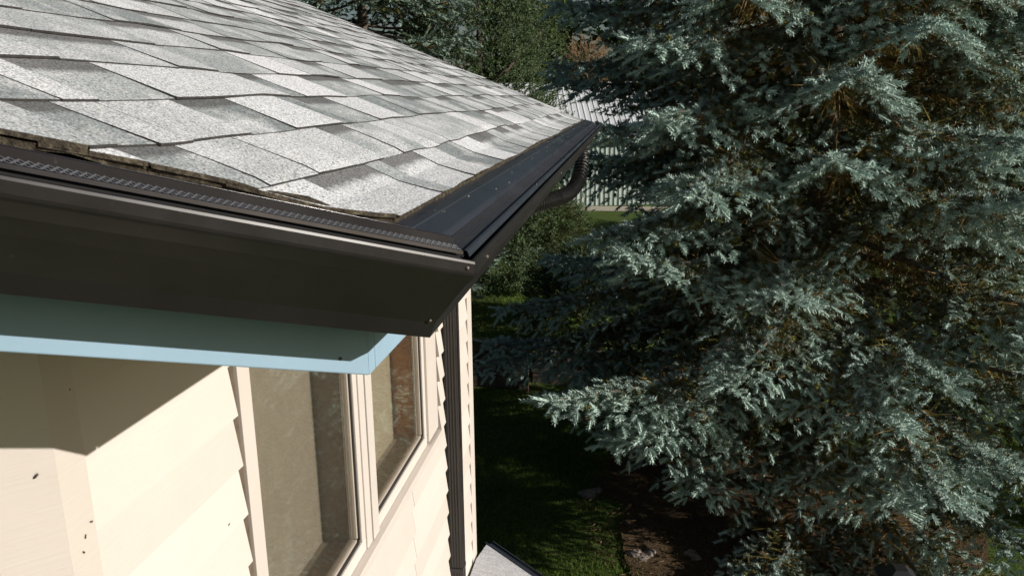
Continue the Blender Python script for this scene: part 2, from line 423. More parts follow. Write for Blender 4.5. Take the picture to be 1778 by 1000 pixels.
# starter strips: thick mossy underlayer along both roof edges
def starter():
    m = MB()
    n = 60; v = []; f = []
    for i in range(n + 1):                       # level eave
        y = Y0 + (YF - .01 - Y0) * i / n
        o = -.004 + .0015 * math.sin(i * 1.7)
        for (du, dz) in ((o, -.0042), (o - .002, -.0110), (-.09, -.022 + .09 * SL), (-.09, -.016 + .09 * SL)):
            v.append((XE + du, y - T8 * du if i == 0 else y, ZE + dz))
    for i in range(n):
        for a in range(4): f.append((i * 4 + a, i * 4 + (a + 1) % 4, i * 4 + 4 + (a + 1) % 4, i * 4 + 4 + a))
    m.add(v, f).build('starter_strip', M['shingle_edge'], roof)
    m = MB(); v = []; f = []; n = 70
    for i in range(n + 1):                       # raked edge
        s = 3.0 * i / n; c = Vector((XE, Y0, ZE)) + AD * s
        w = .003 * math.sin(i * 2.3) + .002 * math.sin(i * 5.1)
        for (o, dz) in ((-.003 + w, -.0045 + w * .4), (-.006 + w, -.0125 + w), (-.09, -.015 + .02), (-.09, -.008 + .02)):
            q = c + NA * o; v.append((q.x, q.y, q.z + dz))
    for i in range(n):
        for a in range(4): f.append((i * 4 + a, i * 4 + (a + 1) % 4, i * 4 + 4 + (a + 1) % 4, i * 4 + 4 + a))
    m.add(v, f).build('starter_strip', M['shingle_edge'], roof)
starter()

# --- gutters, swept along the level eave (run B) and the raked edge (run A) from a shared mitre
GEND = 5.68; ALEN = 2.6
def sweep(name, prof, run, mat, parent, s0=0.0, s1=None, thick=0.0012, steps=None, smooth=False, closed=False):
    v = []; f = []
    s1 = s1 if s1 is not None else (GEND if run == 'B' else ALEN)
    k = steps or 2
    for i in range(k):
        t = i / (k - 1)
        for (o, dz) in prof:
            if run == 'B':
                st = Y0 - T8 * o + s0; p = Vector((XE + o, st + (s1 - st) * t, ZE + dz))
            else: p = cornerpt(o, dz) + AD * (s0 + (s1 - s0) * t)
            v.append(p)
    n = len(prof)
    for i in range(k - 1):
        for a in range(n if closed else n - 1):
            b = (a + 1) % n
            q = (i * n + a, i * n + b, (i + 1) * n + b, (i + 1) * n + a)
            f.append(q if run == 'A' else q[::-1])
    o = mesh(name, v, f, mat, parent, smooth)
    if thick:
        md = o.modifiers.new('solid', 'SOLIDIFY'); md.thickness = thick; md.offset = 0
    return o
GPROF = [(-.060, -.058), (-.060, -.163), (-.056, -.167), (.0440, -.168), (.0535, -.1455), (.066, -.130), (.085, -.106),
         (.100, -.0885), (.109, -.0795), (.1140, -.0745), (.1158, -.0715), (.1165, -.068), (.1172, -.0555), (.1166, -.0525), (.1150, -.0512), (.1125, -.0515), (.1075, -.054), (.1065, -.060)]
gut = {}
for run in 'BA':
    g = sweep('gutter', GPROF, run, M['gutter'], house, steps=2, smooth=False)
    me = g.data
    gut[run] = g
    if run == 'A':
        g['label'] = 'raked dark brown gutter run sloping down to the corner'
    else:
        g['label'] = 'level dark brown gutter run receding to the far roof corner'
FLB = [(-.02, -.0095), (0, -.0120), (.022, -.0148), (.0226, -.0172), (.0250, -.0178), (.0580, -.0262), (.0605, -.0278), (.0605, -.0375)]
FLA = [(-.02, -.012), (.028, -.0155), (.0285, -.0178), (.034, -.0185), (.0800, -.0215), (.0850, -.0212), (.0862, -.0225), (.0862, -.033)]
sweep('guard_flange', FLB, 'B', M['flange'], gut['B'], s0=.0)
M['flange_a'] = gutter_mat('brown_flange', (.012, .0105, .013), 0.25)
sweep('guard_flange', FLA, 'A', M['flange_a'], gut['A'])
# outer rib of the guard
sweep('guard_rib', [(.0975, -.046), (.0978, -.0425), (.100, -.0410), (.1035, -.0418), (.105, -.0445), (.1065, -.049)], 'B', M['flange'], gut['B'], s0=.012)
sweep('guard_rib', [(.0975, -.0405), (.0978, -.0392), (.0988, -.0388), (.0998, -.0395), (.1002, -.0440)], 'A', M['flange_a'], gut['A'])
# expanded mesh
def guard_mesh(run, oa, za, ob, zb, pitch, length, parent):
    """crossing diagonal strands laid from inner edge (oa,za) to outer edge (ob,zb)"""
    V = []; Fc = []
    nS = int(length / pitch)
    def pt(fr, s, up):
        o = oa + (ob - oa) * fr; dz = za + (zb - za) * fr + up
        if run == 'B': return Vector((XE + o, Y0 - T8 * o + s, ZE + dz))
        return cornerpt(o, dz) + AD * s
    rows = 4; w = pitch * .17
    for i in range(nS):
        for r in range(rows):
            fa, fb = r / rows, (r + 1) / rows
            s = i * pitch + (pitch / 2 if r % 2 else 0)
            for sg in (1, -1):
                a = pt(fa, s, .0004); b = pt(fb, s + sg * pitch / 2, .0004)
                n = len(V); h = .0014 if sg > 0 else .0010
                wa = (AD if run == 'A' else Vector((0, 1, 0))) * w; up = Vector((0, 0, h))
                V += [a - wa, a + up, a + wa, b - wa, b + up * .6, b + wa]
                Fc += [(n, n + 1, n + 4, n + 3), (n + 1, n + 2, n + 5, n + 4)]
    o = mesh('mesh_guard', V, Fc, M['guard'], parent)
    return o
def louvre_mesh(parent):
    V = []; Fc = []; y = 0.0; pitch = .0092
    while y < GEND - Y0 - .05:
        for (oa, ob) in ((.0607, .0790), (.0800, .0980)):
            za = -.0386 - (oa - .0607) * .205; zb = -.0386 - (ob - .0607) * .205; n = len(V)
            for (o, z) in ((oa, za), (ob, zb)):
                yy = Y0 - T8 * o + y + .01
                V += [(XE + o, yy, ZE + z), (XE + o, yy + pitch * .08, ZE + z + .0007), (XE + o, yy + pitch * .40, ZE + z + .0006), (XE + o, yy + pitch * .46, ZE + z)]
            Fc += [(n, n + 4, n + 5, n + 1), (n + 1, n + 5, n + 6, n + 2), (n + 2, n + 6, n + 7, n + 3), (n, n + 1, n + 2, n + 3), (n + 4, n + 7, n + 6, n + 5)]
        y += pitch
    return mesh('mesh_guard', V, Fc, M['guard'], parent)
louvre_mesh(gut['B'])
gm = guard_mesh('A', .0864, -.0325, .0975, -.0405, .0078, 1.6, gut['A'])
M['below'] = simple('gutter_inside_dark', (.008, .008, .008), .8)  # black sheets painted as the darkness inside the gutter under the guards
sweep('dark_gap_sheet', [(.055, -.039), (.099, -.0478)], 'B', M['below'], gut['B'])
sweep('dark_gap_sheet', [(.080, -.0365), (.1062, -.0560)], 'A', M['below'], gut['A'])
# far end cap
def endcap():
    p = [(o, dz) for (o, dz) in GPROF[:18]]
    v = [(XE + o, GEND + .0015, ZE + dz) for o, dz in p] + [(XE + o, GEND + .004, ZE + dz) for o, dz in p]
    n = len(p); f = [tuple(range(n)), tuple(range(2 * n - 1, n - 1, -1))] + [(i, (i + 1) % n, n + (i + 1) % n, n + i) for i in range(n)]
    mesh('end_cap', v, f, M['gutter'], gut['B'])
endcap()
# screws / rivets
def screw(p, nrm, r, parent):
    nrm = Vector(nrm).normalized(); m = MB()
    a = nrm.orthogonal().normalized(); b = nrm.cross(a); v = []; f = []
    for (q, h) in ((1.0, 0), (.92, .45), (.55, .75)):
        for k in range(10):
            an = 2 * math.pi * k / 10; v.append(p + (a * math.cos(an) + b * math.sin(an)) * r * q + nrm * r * h)
    for i in range(2):
        for k in range(10): f.append((i * 10 + k, i * 10 + (k + 1) % 10, i * 10 + 10 + (k + 1) % 10, i * 10 + 10 + k))
    f.append(tuple(20 + k for k in range(10)))
    m.add(v, f).build('screw', M['screw'], parent, True)
screw(cornerpt(.1172, -.0625) + AD * .012, NA, .0032, gut['A'])
screw(cornerpt(.0575, -.143) + AD * .012, NA + Vector((0, 0, -.8)), .0030, gut['A'])
for y in (1.07, 2.3, 3.9): screw(Vector((XE + .1172, y, ZE - .063)), (1, 0, 0), .0036, gut['B'])
for y in (1.8, 3.3, 4.6): screw(Vector((XE + .1022, y, ZE - .0412)), (0, 0, 1), .0030, gut['B'])
# bits of debris lying on the flange
db = MB(); 
for i in range(46):
    y = 1.1 + (4.3) * random.random(); o = random.choice([random.uniform(.004, .03), random.gauss(.027, .001), random.uniform(.026, .056)])
    dz = -.0095 * o / .03 + .003 if o < .03 else -.0125 - (o - .033) * .32
    s = random.uniform(.0006, .0019); x = XE + o; z = ZE - .0120 - .128 * o + .0006 if o < .0235 else ZE - .0178 - (o - .025) * .2545 + .0006
    a = random.random() * 3; cxs, sn = math.cos(a) * s * 1.6, math.sin(a) * s * 1.6
    db.add([(x - cxs, y - sn, z), (x + sn * .5, y - cxs * .5, z), (x + cxs, y + sn, z), (x - sn * .5, y + cxs * .5, z), (x, y, z + s)], [(0, 1, 4), (1, 2, 4), (2, 3, 4), (3, 0, 4)])
tag(db.build('debris', M['debris'], gut['B']), None, None, None, 'stuff')

# --- fascia and soffit
FO = -.062
def fascia(run, s0, s1, name='fascia'):
    pr = [(FO, -.245), (FO, -.030), (FO - .022, -.030), (FO - .022, -.245)]
    v = []
    for s in (s0, s1):
        for o, dz in pr:
            if run == 'A': v.append(cornerpt(o, dz) + AD * s)
            else: v.append(Vector((XE + o, (Y0 - T8 * o) if s == 0 else s, ZE + dz)))
    f = [(0, 1, 5, 4), (1, 2, 6, 5), (2, 3, 7, 6), (3, 0, 4, 7), (3, 2, 1, 0), (4, 5, 6, 7)]
    if run == 'B': f = [q[::-1] for q in f]
    return bevel(mesh(name, v, f, M['blue'], house), .002, 2)
fascia('A', 0, ALEN)
fascia('B', 0, Y0 + .055); fascia('B', Y0 + .0575, 5.6)
screw(cornerpt(FO, -.222) + AD * .045, NA, .0028, gut['A'])
def soffit():
    A0 = cornerpt(FO - .025, 0); s_end = (A0.x - XR) / .70711
    pl = [A0, Vector((A0.x, 5.58, 0)), Vector((XR, 5.58, 0)), Vector((XR, A0.y - .70711 * s_end, 0))]
    v = [(p.x, p.y, roofz(p.x) - .225) for p in pl] + [(p.x, p.y, roofz(p.x) - .235) for p in pl]
    mesh('soffit', v, [(0, 1, 2, 3), (7, 6, 5, 4), (0, 4, 5, 1), (1, 5, 6, 2), (2, 6, 7, 3), (3, 7, 4, 0)], M['trim'], house)
soffit()

# --- walls
YC, YE_ = 1.098, 4.62                        # wall corners
WY0, WY1, WZ = 1.735, 3.735, -1.745          # window opening incl. casing
ZT = .0                                       # top of the window opening
PW = Vector((-.70711, -.70711, 0))
def wall_s():
    m = MB(); x0, x1 = XW - .012, XW
    zt = roofz(XW) - .234
    m.box(x0, x1, YC, WY0, G, zt); m.box(x0, x1, WY1, YE_, G, zt); m.box(x0, x1, WY0, WY1, G, WZ)
    m.box(x0, x1, WY0, WY1, -.30, zt)
    return m.build('wall', M['trim'], house)
wall_b = wall_s(); wall_b['label'] = 'sunlit cream wall with the double window'
def wall_a():
    m = MB(); L = 2.6; c = Vector((XW, YC, 0)); inn = -NA * .012
    e = c + PW * L
    v = [(c.x, c.y, G), (e.x, e.y, G), (e.x + inn.x, e.y + inn.y, G), (c.x + inn.x, c.y + inn.y, G)]
    v2 = [(p[0], p[1], roofz(p[0]) - .236) for p in v]
    return m.add(v + v2, BOXF).build('wall', M['trim'], house)
wall_a_o = wall_a(); wall_a_o['label'] = 'angled cream wall under the raked gutter'
mb = MB(); mb.box(-6.2, XW - .013, YE_ - .012, YE_, G, -.25); mb.box(-6.2, -6.19, -1.2, YE_ - .013, G, -.6); mb.build('wall', M['trim'], house)
# lap boards: shared mesh for boards of one length, bottom edge proud
LAP = .137
def lap_mesh(L):
    t0, t1 = .0005, .0215
    v = [(0, 0, 0), (t1, 0, 0), (t0 + .003, 0, LAP + .004), (0, 0, LAP + .004), (0, L, 0), (t1, L, 0), (t0 + .003, L, LAP + .004), (0, L, LAP + .004)]
    f = [(0, 1, 2, 3), (7, 6, 5, 4), (1, 5, 6, 2), (0, 4, 5, 1), (3, 2, 6, 7), (0, 3, 7, 4)]
    me = bpy.data.meshes.new('siding_board'); me.from_pydata(v, [], f); me.update(); me.materials.append(M['cream']); return me
LM = {}
def lap(x, y, z, L, rot, parent):
    key = round(L, 3)
    if key not in LM: LM[key] = lap_mesh(L)
    o = bpy.data.objects.new('siding_board', LM[key]); col.objects.link(o); setpar(o, parent)
    o.location = (x + random.uniform(0, .0012), y, z); o.rotation_euler = (0, 0, rot)
ZL0 = -.772 - LAP * 31                        # a butt line passes at -.772
for i in range(0, 36):
    z = ZL0 + i * LAP
    if z < G or z + LAP > roofz(XW) - .24: continue
    above = z + LAP * .6 > WZ
    if above:
        lap(XW + .0005, 1.160, z, 1.700 - 1.160, 0, wall_b); lap(XW + .0005, 3.765, z, 4.500 - 3.765, 0, wall_b)
    else:
        lap(XW + .0005, 1.160, z, 3.2 - 1.160, 0, wall_b); lap(XW + .0005, 3.203, z, 4.500 - 3.203, 0, wall_b)
    c = Vector((XW, YC, 0)) + PW * 2.35 + NA * .0005
    lap(c.x, c.y, z, 2.35 - .112, -math.pi / 4, wall_a_o)
# corner boards
M['gap_brown'] = simple('brown_gap_strip', (.10, .075, .05), .95, .4, 20)  # dark brown strips set in the gaps between siding ends and trim
box('gap_strip', XW + .0002, XW + .0018, 1.700, WY0 - .0005, WZ, roofz(XW) - .24, M['gap_brown'], wall_b)
box('gap_strip', XW + .0002, XW + .0018, WY1 + .0005, 3.765, WZ, roofz(XW) - .24, M['gap_brown'], wall_b)
box('gap_strip', XW + .0002, XW + .0018, 4.500, 4.5145, G, roofz(XW) - .24, M['gap_brown'], wall_b)
zt = roofz(XW) - .238
def cboard(pl):
    mesh('corner_board', [(p[0], p[1], G) for p in pl] + [(p[0], p[1], zt) for p in pl], BOXF, M['trim'], house)
TB = .0228
cboard([(XW + .0005, YC - T8 * .0005 + .00005), (XW + TB, YC - T8 * TB + .00005), (XW + TB, 1.1595), (XW + .0005, 1.1595)])
c = Vector((XW, YC, 0)); mi = lambda o: Vector((XW + o, YC - T8 * o, 0)) + PW * .00005
q = [c + PW * .095 + NA * .0005, c + PW * .095 + NA * TB, mi(TB), mi(.0005)]
cboard([(p.x, p.y) for p in q])
box('corner_board', XW + .0005, XW + .018, 4.515, YE_ + .018, -3.1, zt, M['trim'], house, .002)
box('corner_board', XW + .0005, XW + .014, 4.515, YE_ + .014, G, -3.13, M['trim'], house, .002)

# --- double window
win = box('window', XW - .01, XW + .012, WY0, WY0 + .062, WZ + .03, -.02 + ZT, M['trim'], house, .002)     # left casing
win['label'] = 'cream framed double casement window with cellular blinds'
box('casing', XW - .01, XW + .012, WY1 - .19, WY1, WZ + .045, -.02, M['trim'], win, .002)
box('casing', XW - .01, XW + .012, WY0 + .063, WY1 - .191, -.10, -.02, M['trim'], win, .002)
box('sill', XW - .01, XW + .034, WY0 - .01, WY1 + .008, WZ - .006, WZ + .029, M['trim'], win, .003)
box('sill_apron', XW - .005, XW + .013, WY0 + .0, WY1 - .004, WZ - .045, WZ - .0065, M['trim'], win, .002)
MU0, MU1 = 2.60, 2.735
box('mullion', XW - .06, XW + .006, MU0, MU0 + .058, WZ + .03, -.101, M['frame'], win, .003)
box('mullion', XW - .06, XW + .010, MU0 + .0655, MU1, WZ + .03, -.101, M['frame'], win, .003)
box('mullion_groove', XW - .06, XW - .006, MU0 + .0585, MU0 + .065, WZ + .03, -.101, M['greyjamb'], win)
def sash(ya, yb):
    za, zb = WZ + .030, -.102
    s = .040
    # sash frame: four rails with black glazing seal
    fr = box('sash_rail', XW - .05, XW + .0, ya + .001, yb - .001, za, za + .052, M['frame'], win, .003)
    box('sash_rail', XW - .05, XW + .0, ya + .001, yb - .001, zb - .05, zb, M['frame'], win, .003)
    if ya < 2: box('sash_stile', XW - .05, XW + .002, ya + .001, ya + .012, za + .0525, zb - .0505, M['frame'], win, .002)
    else: box('sash_stile', XW - .05, XW + .0, ya + .001, ya + .010, za + .0525, zb - .0505, M['frame'], win, .002)
    box('sash_stile', XW - .05, XW + .0, yb - s, yb - .001, za + .0525, zb - .0505, M['frame'], win, .003)
    yl = ya + .0125
    box('glazing_seal', XW - .052, XW - .008, yb - s - .010, yb - s - .0005, za + .0665, zb - .0615, M['seal'], win)
    box('glazing_seal', XW - .052, XW - .008, yl, yb - s - .0105, za + .053, za + .066, M['seal'], win)
    box('glazing_bead', XW - .045, XW - .014, yb - s - .022, yb - s - .0105, za + .078, zb - .073, M['greyjamb'], win, .001)
    box('glazing_bead', XW - .045, XW - .014, yl, yb - s - .0225, za + .0665, za + .0775, M['greyjamb'], win, .001)
    box('pane', XW - .026, XW - .022, yl, yb - s - .0225, za + .078, zb - .0615, M['glass'], win)
    # jamb box behind the glass
    jm = M['wood'] if ya > 2 else M['greyjamb']
    x0 = XW - .24
    box('jamb', x0, XW - .053, yb - .020, yb, za, zb, jm, win); box('jamb', x0, XW - .053, ya, ya + .012, za, zb, jm, win)
    box('inner_sill', x0, XW - .053, ya + .0125, yb - .0205, za - .005, za + .040, M['greyjamb'] if ya < 2 else M['frame'], win, .003)
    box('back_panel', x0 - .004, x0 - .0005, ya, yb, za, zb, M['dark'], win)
    # cellular blind: zigzag cloth
    x = XW - .165; v = []; f = []; n = int((zb - za) / .0055)
    for i in range(n + 1):
        z = zb - .01 - i * (zb - za - .045) / n; d = .0035 * (1 if i % 2 else -1)
        v += [(x + d, ya + .016, z), (x + d, yb - .034, z), (x - .016 - d, ya + .016, z), (x - .016 - d, yb - .034, z)]
    for i in range(n):
        a = i * 4; f += [(a, a + 4, a + 5, a + 1), (a + 3, a + 7, a + 6, a + 2), (a + 1, a + 5, a + 7, a + 3), (a, a + 2, a + 6, a + 4)]
    mesh('blind', v, f, M['blind'] if ya < 2 else M['blind_pale'], win)
    # crank handle
    m = MB(); yk = yb - .34 if ya < 2 else ya + .19; zk = za + .052
    m.box(XW - .115, XW - .070, yk - .03, yk + .03, za + .0405, zk + .006)
    m.tube([(XW - .09, yk, zk), (XW - .092, yk - .004, zk + .026), (XW - .096, yk - .05, zk + .034), (XW - .098, yk - .085, zk + .018)], [.007, .007, .006, .005], 6)
    m.build('crank_handle', M['frame'], win, False)
sash(WY0 + .0625, MU0 - .0005); sash(MU1 + .0005, WY1 - .1905)

# --- downspout at the wall corner
def downspout():
    x0, x1, y0, y1 = XW + .0195, XW + .092, 3.865, 3.945
    def ring(z):
        pts = []
        n = 9
        def side(a, b, nr):
            for i in range(n):
                t = i / n; d = .0035 if i % 2 else 0
                pts.append((a[0] + (b[0] - a[0]) * t - nr[0] * d, a[1] + (b[1] - a[1]) * t - nr[1] * d, z))
        side((x0, y0), (x1, y0), (0, -1)); side((x1, y0), (x1, y1), (1, 0)); side((x1, y1), (x0, y1), (0, 1)); side((x0, y1), (x0, y0), (-1, 0))
        return pts
    zs = [-.78, -1.9, -1.905, -3.25]; v = []; f = []
    for z in zs: v += ring(z)
    n = 36
    for i in range(3):
        for k in range(n): f.append((i * n + k, i * n + (k + 1) % n, (i + 1) * n + (k + 1) % n, (i + 1) * n + k))
    d = mesh('downspout', v, f, M['downspout'], house)
    box('strap', x0 - .001, x1 + .002, y0 - .0022, y1 + .003, -2.66, -2.635, M['downspout'], d)
    box('seam', x1 + .0002, x1 + .0025, y0 + .030, y0 + .036, -1.9, -.79, M['downspout'], d)
    m = MB(); m.tube([(XW + .056, 3.905, -3.24), (XW + .056, 3.905, -3.32), (XW + .11, 3.905, -3.40), (XW + .20, 3.905, -3.44)], [.046] * 4, 10)
    m.build('elbow', M['downspout'], d, True)
    return d
dsp = downspout()
M['hose'] = gutter_mat('black_corrugated_plastic', (.010, .009, .009), 0.28)
# corrugated flexible connector from far gutter outlet, looping back under the eave
def flex():
    P = [Vector(p) for p in ((XE - .008, 5.46, ZE - .150), (XE - .008, 5.46, ZE - .22), (XE - .010, 5.44, ZE - .31), (XE - .03, 5.34, ZE - .41), (XE - .07, 5.16, ZE - .465), (XE - .13, 4.93, ZE - .475), (XE - .25, 4.6, ZE - .48), (XE - .44, 4.25, ZE - .55), (XW + .12, 4.0, ZE - .565), (XW + .060, 3.915, ZE - .60), (XW + .056, 3.905, ZE - .64))]
    pts = []
    for i in range(len(P) - 1):
        p0, p1, p2, p3 = P[max(i - 1, 0)], P[i], P[i + 1], P[min(i + 2, len(P) - 1)]
        k = max(3, int((p2 - p1).length / .0075))
        for j in range(k):
            t = j / k; pts.append(.5 * ((2 * p1) + (p2 - p0) * t + (2 * p0 - 5 * p1 + 4 * p2 - p3) * t * t + (3 * p1 - p0 - 3 * p2 + p3) * t ** 3))
    rs = [.040 if i % 4 < 2 else .051 for i in range(len(pts))]
    m = MB(); m.tube(pts, rs, 16); o = m.build('flexible_connector', M['hose'], dsp)
    return o
flex()
# far rake barge board
v = [(XE - .05, YF + .02, roofz(XE - .05) - .03), (XR, YF + .02, roofz(XR) - .03), (XR, YF + .02, roofz(XR) - .22), (XE - .05, YF + .02, roofz(XE - .05) - .22)]
v += [(p[0], p[1] + .02, p[2]) for p in v]
mesh('barge_board', v, [(0, 1, 2, 3), (7, 6, 5, 4), (0, 4, 5, 1), (1, 5, 6, 2), (2, 6, 7, 3), (3, 7, 4, 0)], M['blue'], house)

# --- little lower roof past the wall corner
def lower_roof():
    pl = [(-1.6, 4.42), (-.975, 4.66), (-.915, 4.755), (-.60, 4.545), (.35, 3.92), (.35, 3.2), (XW + .03, 3.2), (XW + .03, 4.0)]
    pl = [(XW + .03, 4.55), (-.915, 4.755), (-.76, 4.655), (-.60, 4.535), (.35, 3.82), (.35, 3.2), (XW + .03, 3.2)]
    def z(x, y): return -3.03 - .16 * (x + .915) - .05 * (y - 4.75)
    n = len(pl)
    v = [(x, y, z(x, y)) for x, y in pl] + [(x, y, z(x, y) - .03) for x, y in pl]
    f = [tuple(range(n - 1, -1, -1)), tuple(range(n, 2 * n))] + [(i, (i + 1) % n, n + (i + 1) % n, n + i) for i in range(n)]
    o = mesh('lower_roof', v, f, M['oldroof'], house); o['label'] = 'weathered grey corner of a lower roof below the wall'
    g = MB()
    a = Vector((-.915, 4.755, 0)); b = Vector((.35, 3.82, 0)); d = (b - a).normalized(); nn = Vector((-d.y, d.x, 0))
    if nn.x < 0: nn = -nn
    for k, (o0, o1, h0, h1) in enumerate(((.004, .012, -.02, .006), (.0125, .075, -.10, -.022), (.0755, .083, -.10, -.008))):
        q = [a + nn * o0 - d * .02, b + nn * o0, b + nn * o1, a + nn * o1 - d * .02]
        g.add([(p.x, p.y, z(p.x, p.y) + h0) for p in q] + [(p.x, p.y, z(p.x, p.y) + h1) for p in q], [x[::-1] for x in BOXF])
    g.build('lower_gutter', M['flange'], o)
    w = MB(); w.box(XW - .2, .2, 3.25, 3.9, G, -3.28); w.build('porch_wall', M['trim'], o)
def oldroof_mat():
    m, ns, ls, b = nmat('weathered_roofing', .95, 0, .1)
    tc = N(ns, 'ShaderNodeTexCoord'); mp = N(ns, 'ShaderNodeMapping'); mp.inputs['Scale'].default_value = (6, 22, 6); mp.inputs['Rotation'].default_value = (0, 0, .5)
    ls.new(tc.outputs['Object'], mp.inputs[0]); n = noise(ns, ls, 1.6, 7, .7, vec=mp.outputs[0]); g1 = noise(ns, ls, 120, 3, .6)
    a = ramp(ns, ls, n.outputs[0], [(.30, (.16, .16, .16)), (.36, (.46, .46, .48)), (.6, (.56, .56, .58))])
    s = ramp(ns, ls, g1.outputs[0], [(.35, (.7, .7, .7)), (.6, (1.05, 1.05, 1.05))])
    ls.new(mixc(ns, ls, 1.0, a.outputs[0], s.outputs[0], 'MULTIPLY'), b.inputs['Base Color']); bump(ns, ls, b, n.outputs[0], .5, .01); return m
M['oldroof'] = oldroof_mat()
lower_roof()

# ------------------------------------------------------------------ insects on the cream wall
def at_plane(px, py, co, no):
    d = CX * (px - 889) + CY * (py - 500) + cz * F_PX
    t = Vector(co).dot(no) / d.dot(no); return d * t
def insect(px, py, ang, ln, onA, label):
    no = NA if onA else Vector((1, 0, 0)); co = Vector((XW, YC, 0)) + no * (.0230 if onA else .0230)
    if not onA and px > 140: co = Vector((XW + (.0195 if px > 300 else .0232), 0, 0))
    p = at_plane(px, py, co, no)
    side = (Vector((.70711, .70711, 0)) if onA else Vector((0, 1, 0))); up = Vector((0, 0, 1))
    d = (side * math.cos(ang) + up * math.sin(ang)); e = no.cross(d)
    root = empty('insect', p); tag(root, label, 'insect', 'insects on the cream walls')
    v = []; f = []; n = 8
    prof = [(-.5, .01), (-.42, .10), (-.2, .17), (0, .13), (.08, .15), (.25, .17), (.32, .09), (.42, .11), (.5, .03)]
    for (t, r) in prof:
        for k in range(n):
            a = 2 * math.pi * k / n; v.append(p + d * t * ln + (e * math.cos(a) + no * (math.sin(a) + .9) * .8) * r * ln)
    for i in range(len(prof) - 1):
        for k in range(n): f.append((i * n + k, i * n + (k + 1) % n, (i + 1) * n + (k + 1) % n, (i + 1) * n + k))
    mesh('body', v, f, M['insect'], root, True)
    m = MB()
    for s in (-1, 1):
        for t in (-.02, .12, .26): m.tube([p + d * t * ln + no * ln * .12, p + d * (t + (t - .1) * .6) * ln + e * s * ln * .22 + no * ln * .14, p + d * (t + (t - .1) * 1.4) * ln + e * s * ln * .34], ln * .018, 3)
    m.build('legs', M['insect'], root)
insect(62, 826, .75, .0115, True, 'long dark insect alone on the smooth corner board')
insect(158, 905, -.5, .0085, False, 'topmost of three small dark insects beside the corner board')
insect(148, 931, 1.2, .0085, False, 'thin dark insect in the middle of the three beside the corner board')
insect(145, 958, -.9, .0080, False, 'lowest of the three dark insects beside the corner board')
insect(397, 910, .1, .0100, False, 'tiny dark insect on a lap board next to the window')
insect(121, 676, 1.0, .0050, False, 'speck-like insect in the shaded top of the wall corner')

# ------------------------------------------------------------------ foliage machinery
def shoot_template(nn, w, fwd, core, seed=0):
    rr = np.random.default_rng(seed); V = []
    ga = 2.39996
    for i in range(nn):
        t = .02 + .93 * i / (nn - 1); a = i * ga + rr.uniform(-.3, .3); l = (1 - .25 * t) * rr.uniform(.85, 1.1) * (1 if t < .85 else .8)
        c, s = math.cos(a), math.sin(a); r0 = core * .7
        V += [(r0 * c - w * s, r0 * s + w * c, t), (r0 * c + w * s, r0 * s - w * c, t), (l * c, l * s, t + fwd * rr.uniform(.8, 1.2))]
    k = 3
    for j in range(k):
        a0, a1 = 2 * math.pi * j / k, 2 * math.pi * (j + 1) / k
        V += [(core * math.cos(a0), core * math.sin(a0), 0), (core * math.cos(a1), core * math.sin(a1), 0), (0, 0, 1.05)]
    return np.array(V, np.float32)
def sausage_template(nn, w, seed=0):
    rr = np.random.default_rng(seed); V = []; ga = 2.39996
    rings = [(0, .20), (.5, .33), (.95, .33)]; k = 3
    def pt(r, t, j, tw): a = 2 * math.pi * (j + tw) / k; return (r * math.cos(a), r * math.sin(a), t)
    for i in range(len(rings) - 1):
        (t0, r0), (t1, r1) = rings[i], rings[i + 1]
        for j in range(k):
            a, b, c, d = pt(r0, t0, j, 0), pt(r0, t0, j + 1, 0), pt(r1, t1, j + 1, 0), pt(r1, t1, j, 0); V += [a, b, c, a, c, d]
    for j in range(k): V += [pt(rings[-1][1], rings[-1][0], j, 0), pt(rings[-1][1], rings[-1][0], j + 1, 0), (0, 0, 1.04)]
    for i in range(nn):
        t = .05 + .92 * i / (nn - 1); a = i * ga + rr.uniform(-.3, .3); l = rr.uniform(.85, 1.12) * (1 if t < .8 else .75); c, s_ = math.cos(a), math.sin(a); r0 = .22
        V += [(r0 * c - w * s_, r0 * s_ + w * c, t), (r0 * c + w * s_, r0 * s_ - w * c, t), (l * c, l * s_, t + .22 * rr.uniform(.7, 1.3))]
    return np.array(V, np.float32)
def frames(D):
    D = D / np.linalg.norm(D, axis=1, keepdims=True)
    ref = np.where(np.abs(D[:, 2:3]) > .9, np.array([[1., 0, 0]]), np.array([[0., 0, 1]]))
    E1 = np.cross(D, ref); E1 /= np.linalg.norm(E1, axis=1, keepdims=True); E2 = np.cross(D, E1); return D, E1, E2
def tri_object(name, V, C, mat, parent):
    """V (n*3,3) triangle soup, C (n*3,3) colours"""
    n = len(V); me = bpy.data.meshes.new(name)
    me.vertices.add(n); me.vertices.foreach_set('co', V.astype(np.float32).ravel())
    me.loops.add(n); me.loops.foreach_set('vertex_index', np.arange(n, dtype=np.int32))
    me.polygons.add(n // 3); me.polygons.foreach_set('loop_start', np.arange(0, n, 3, dtype=np.int32))
    me.update(calc_edges=True)
    ca = me.color_attributes.new('col', 'FLOAT_COLOR', 'POINT')
    c4 = np.ones((n, 4), np.float32); c4[:, :3] = C; ca.data.foreach_set('color', c4.ravel())
    return link(name, me, mat, parent)
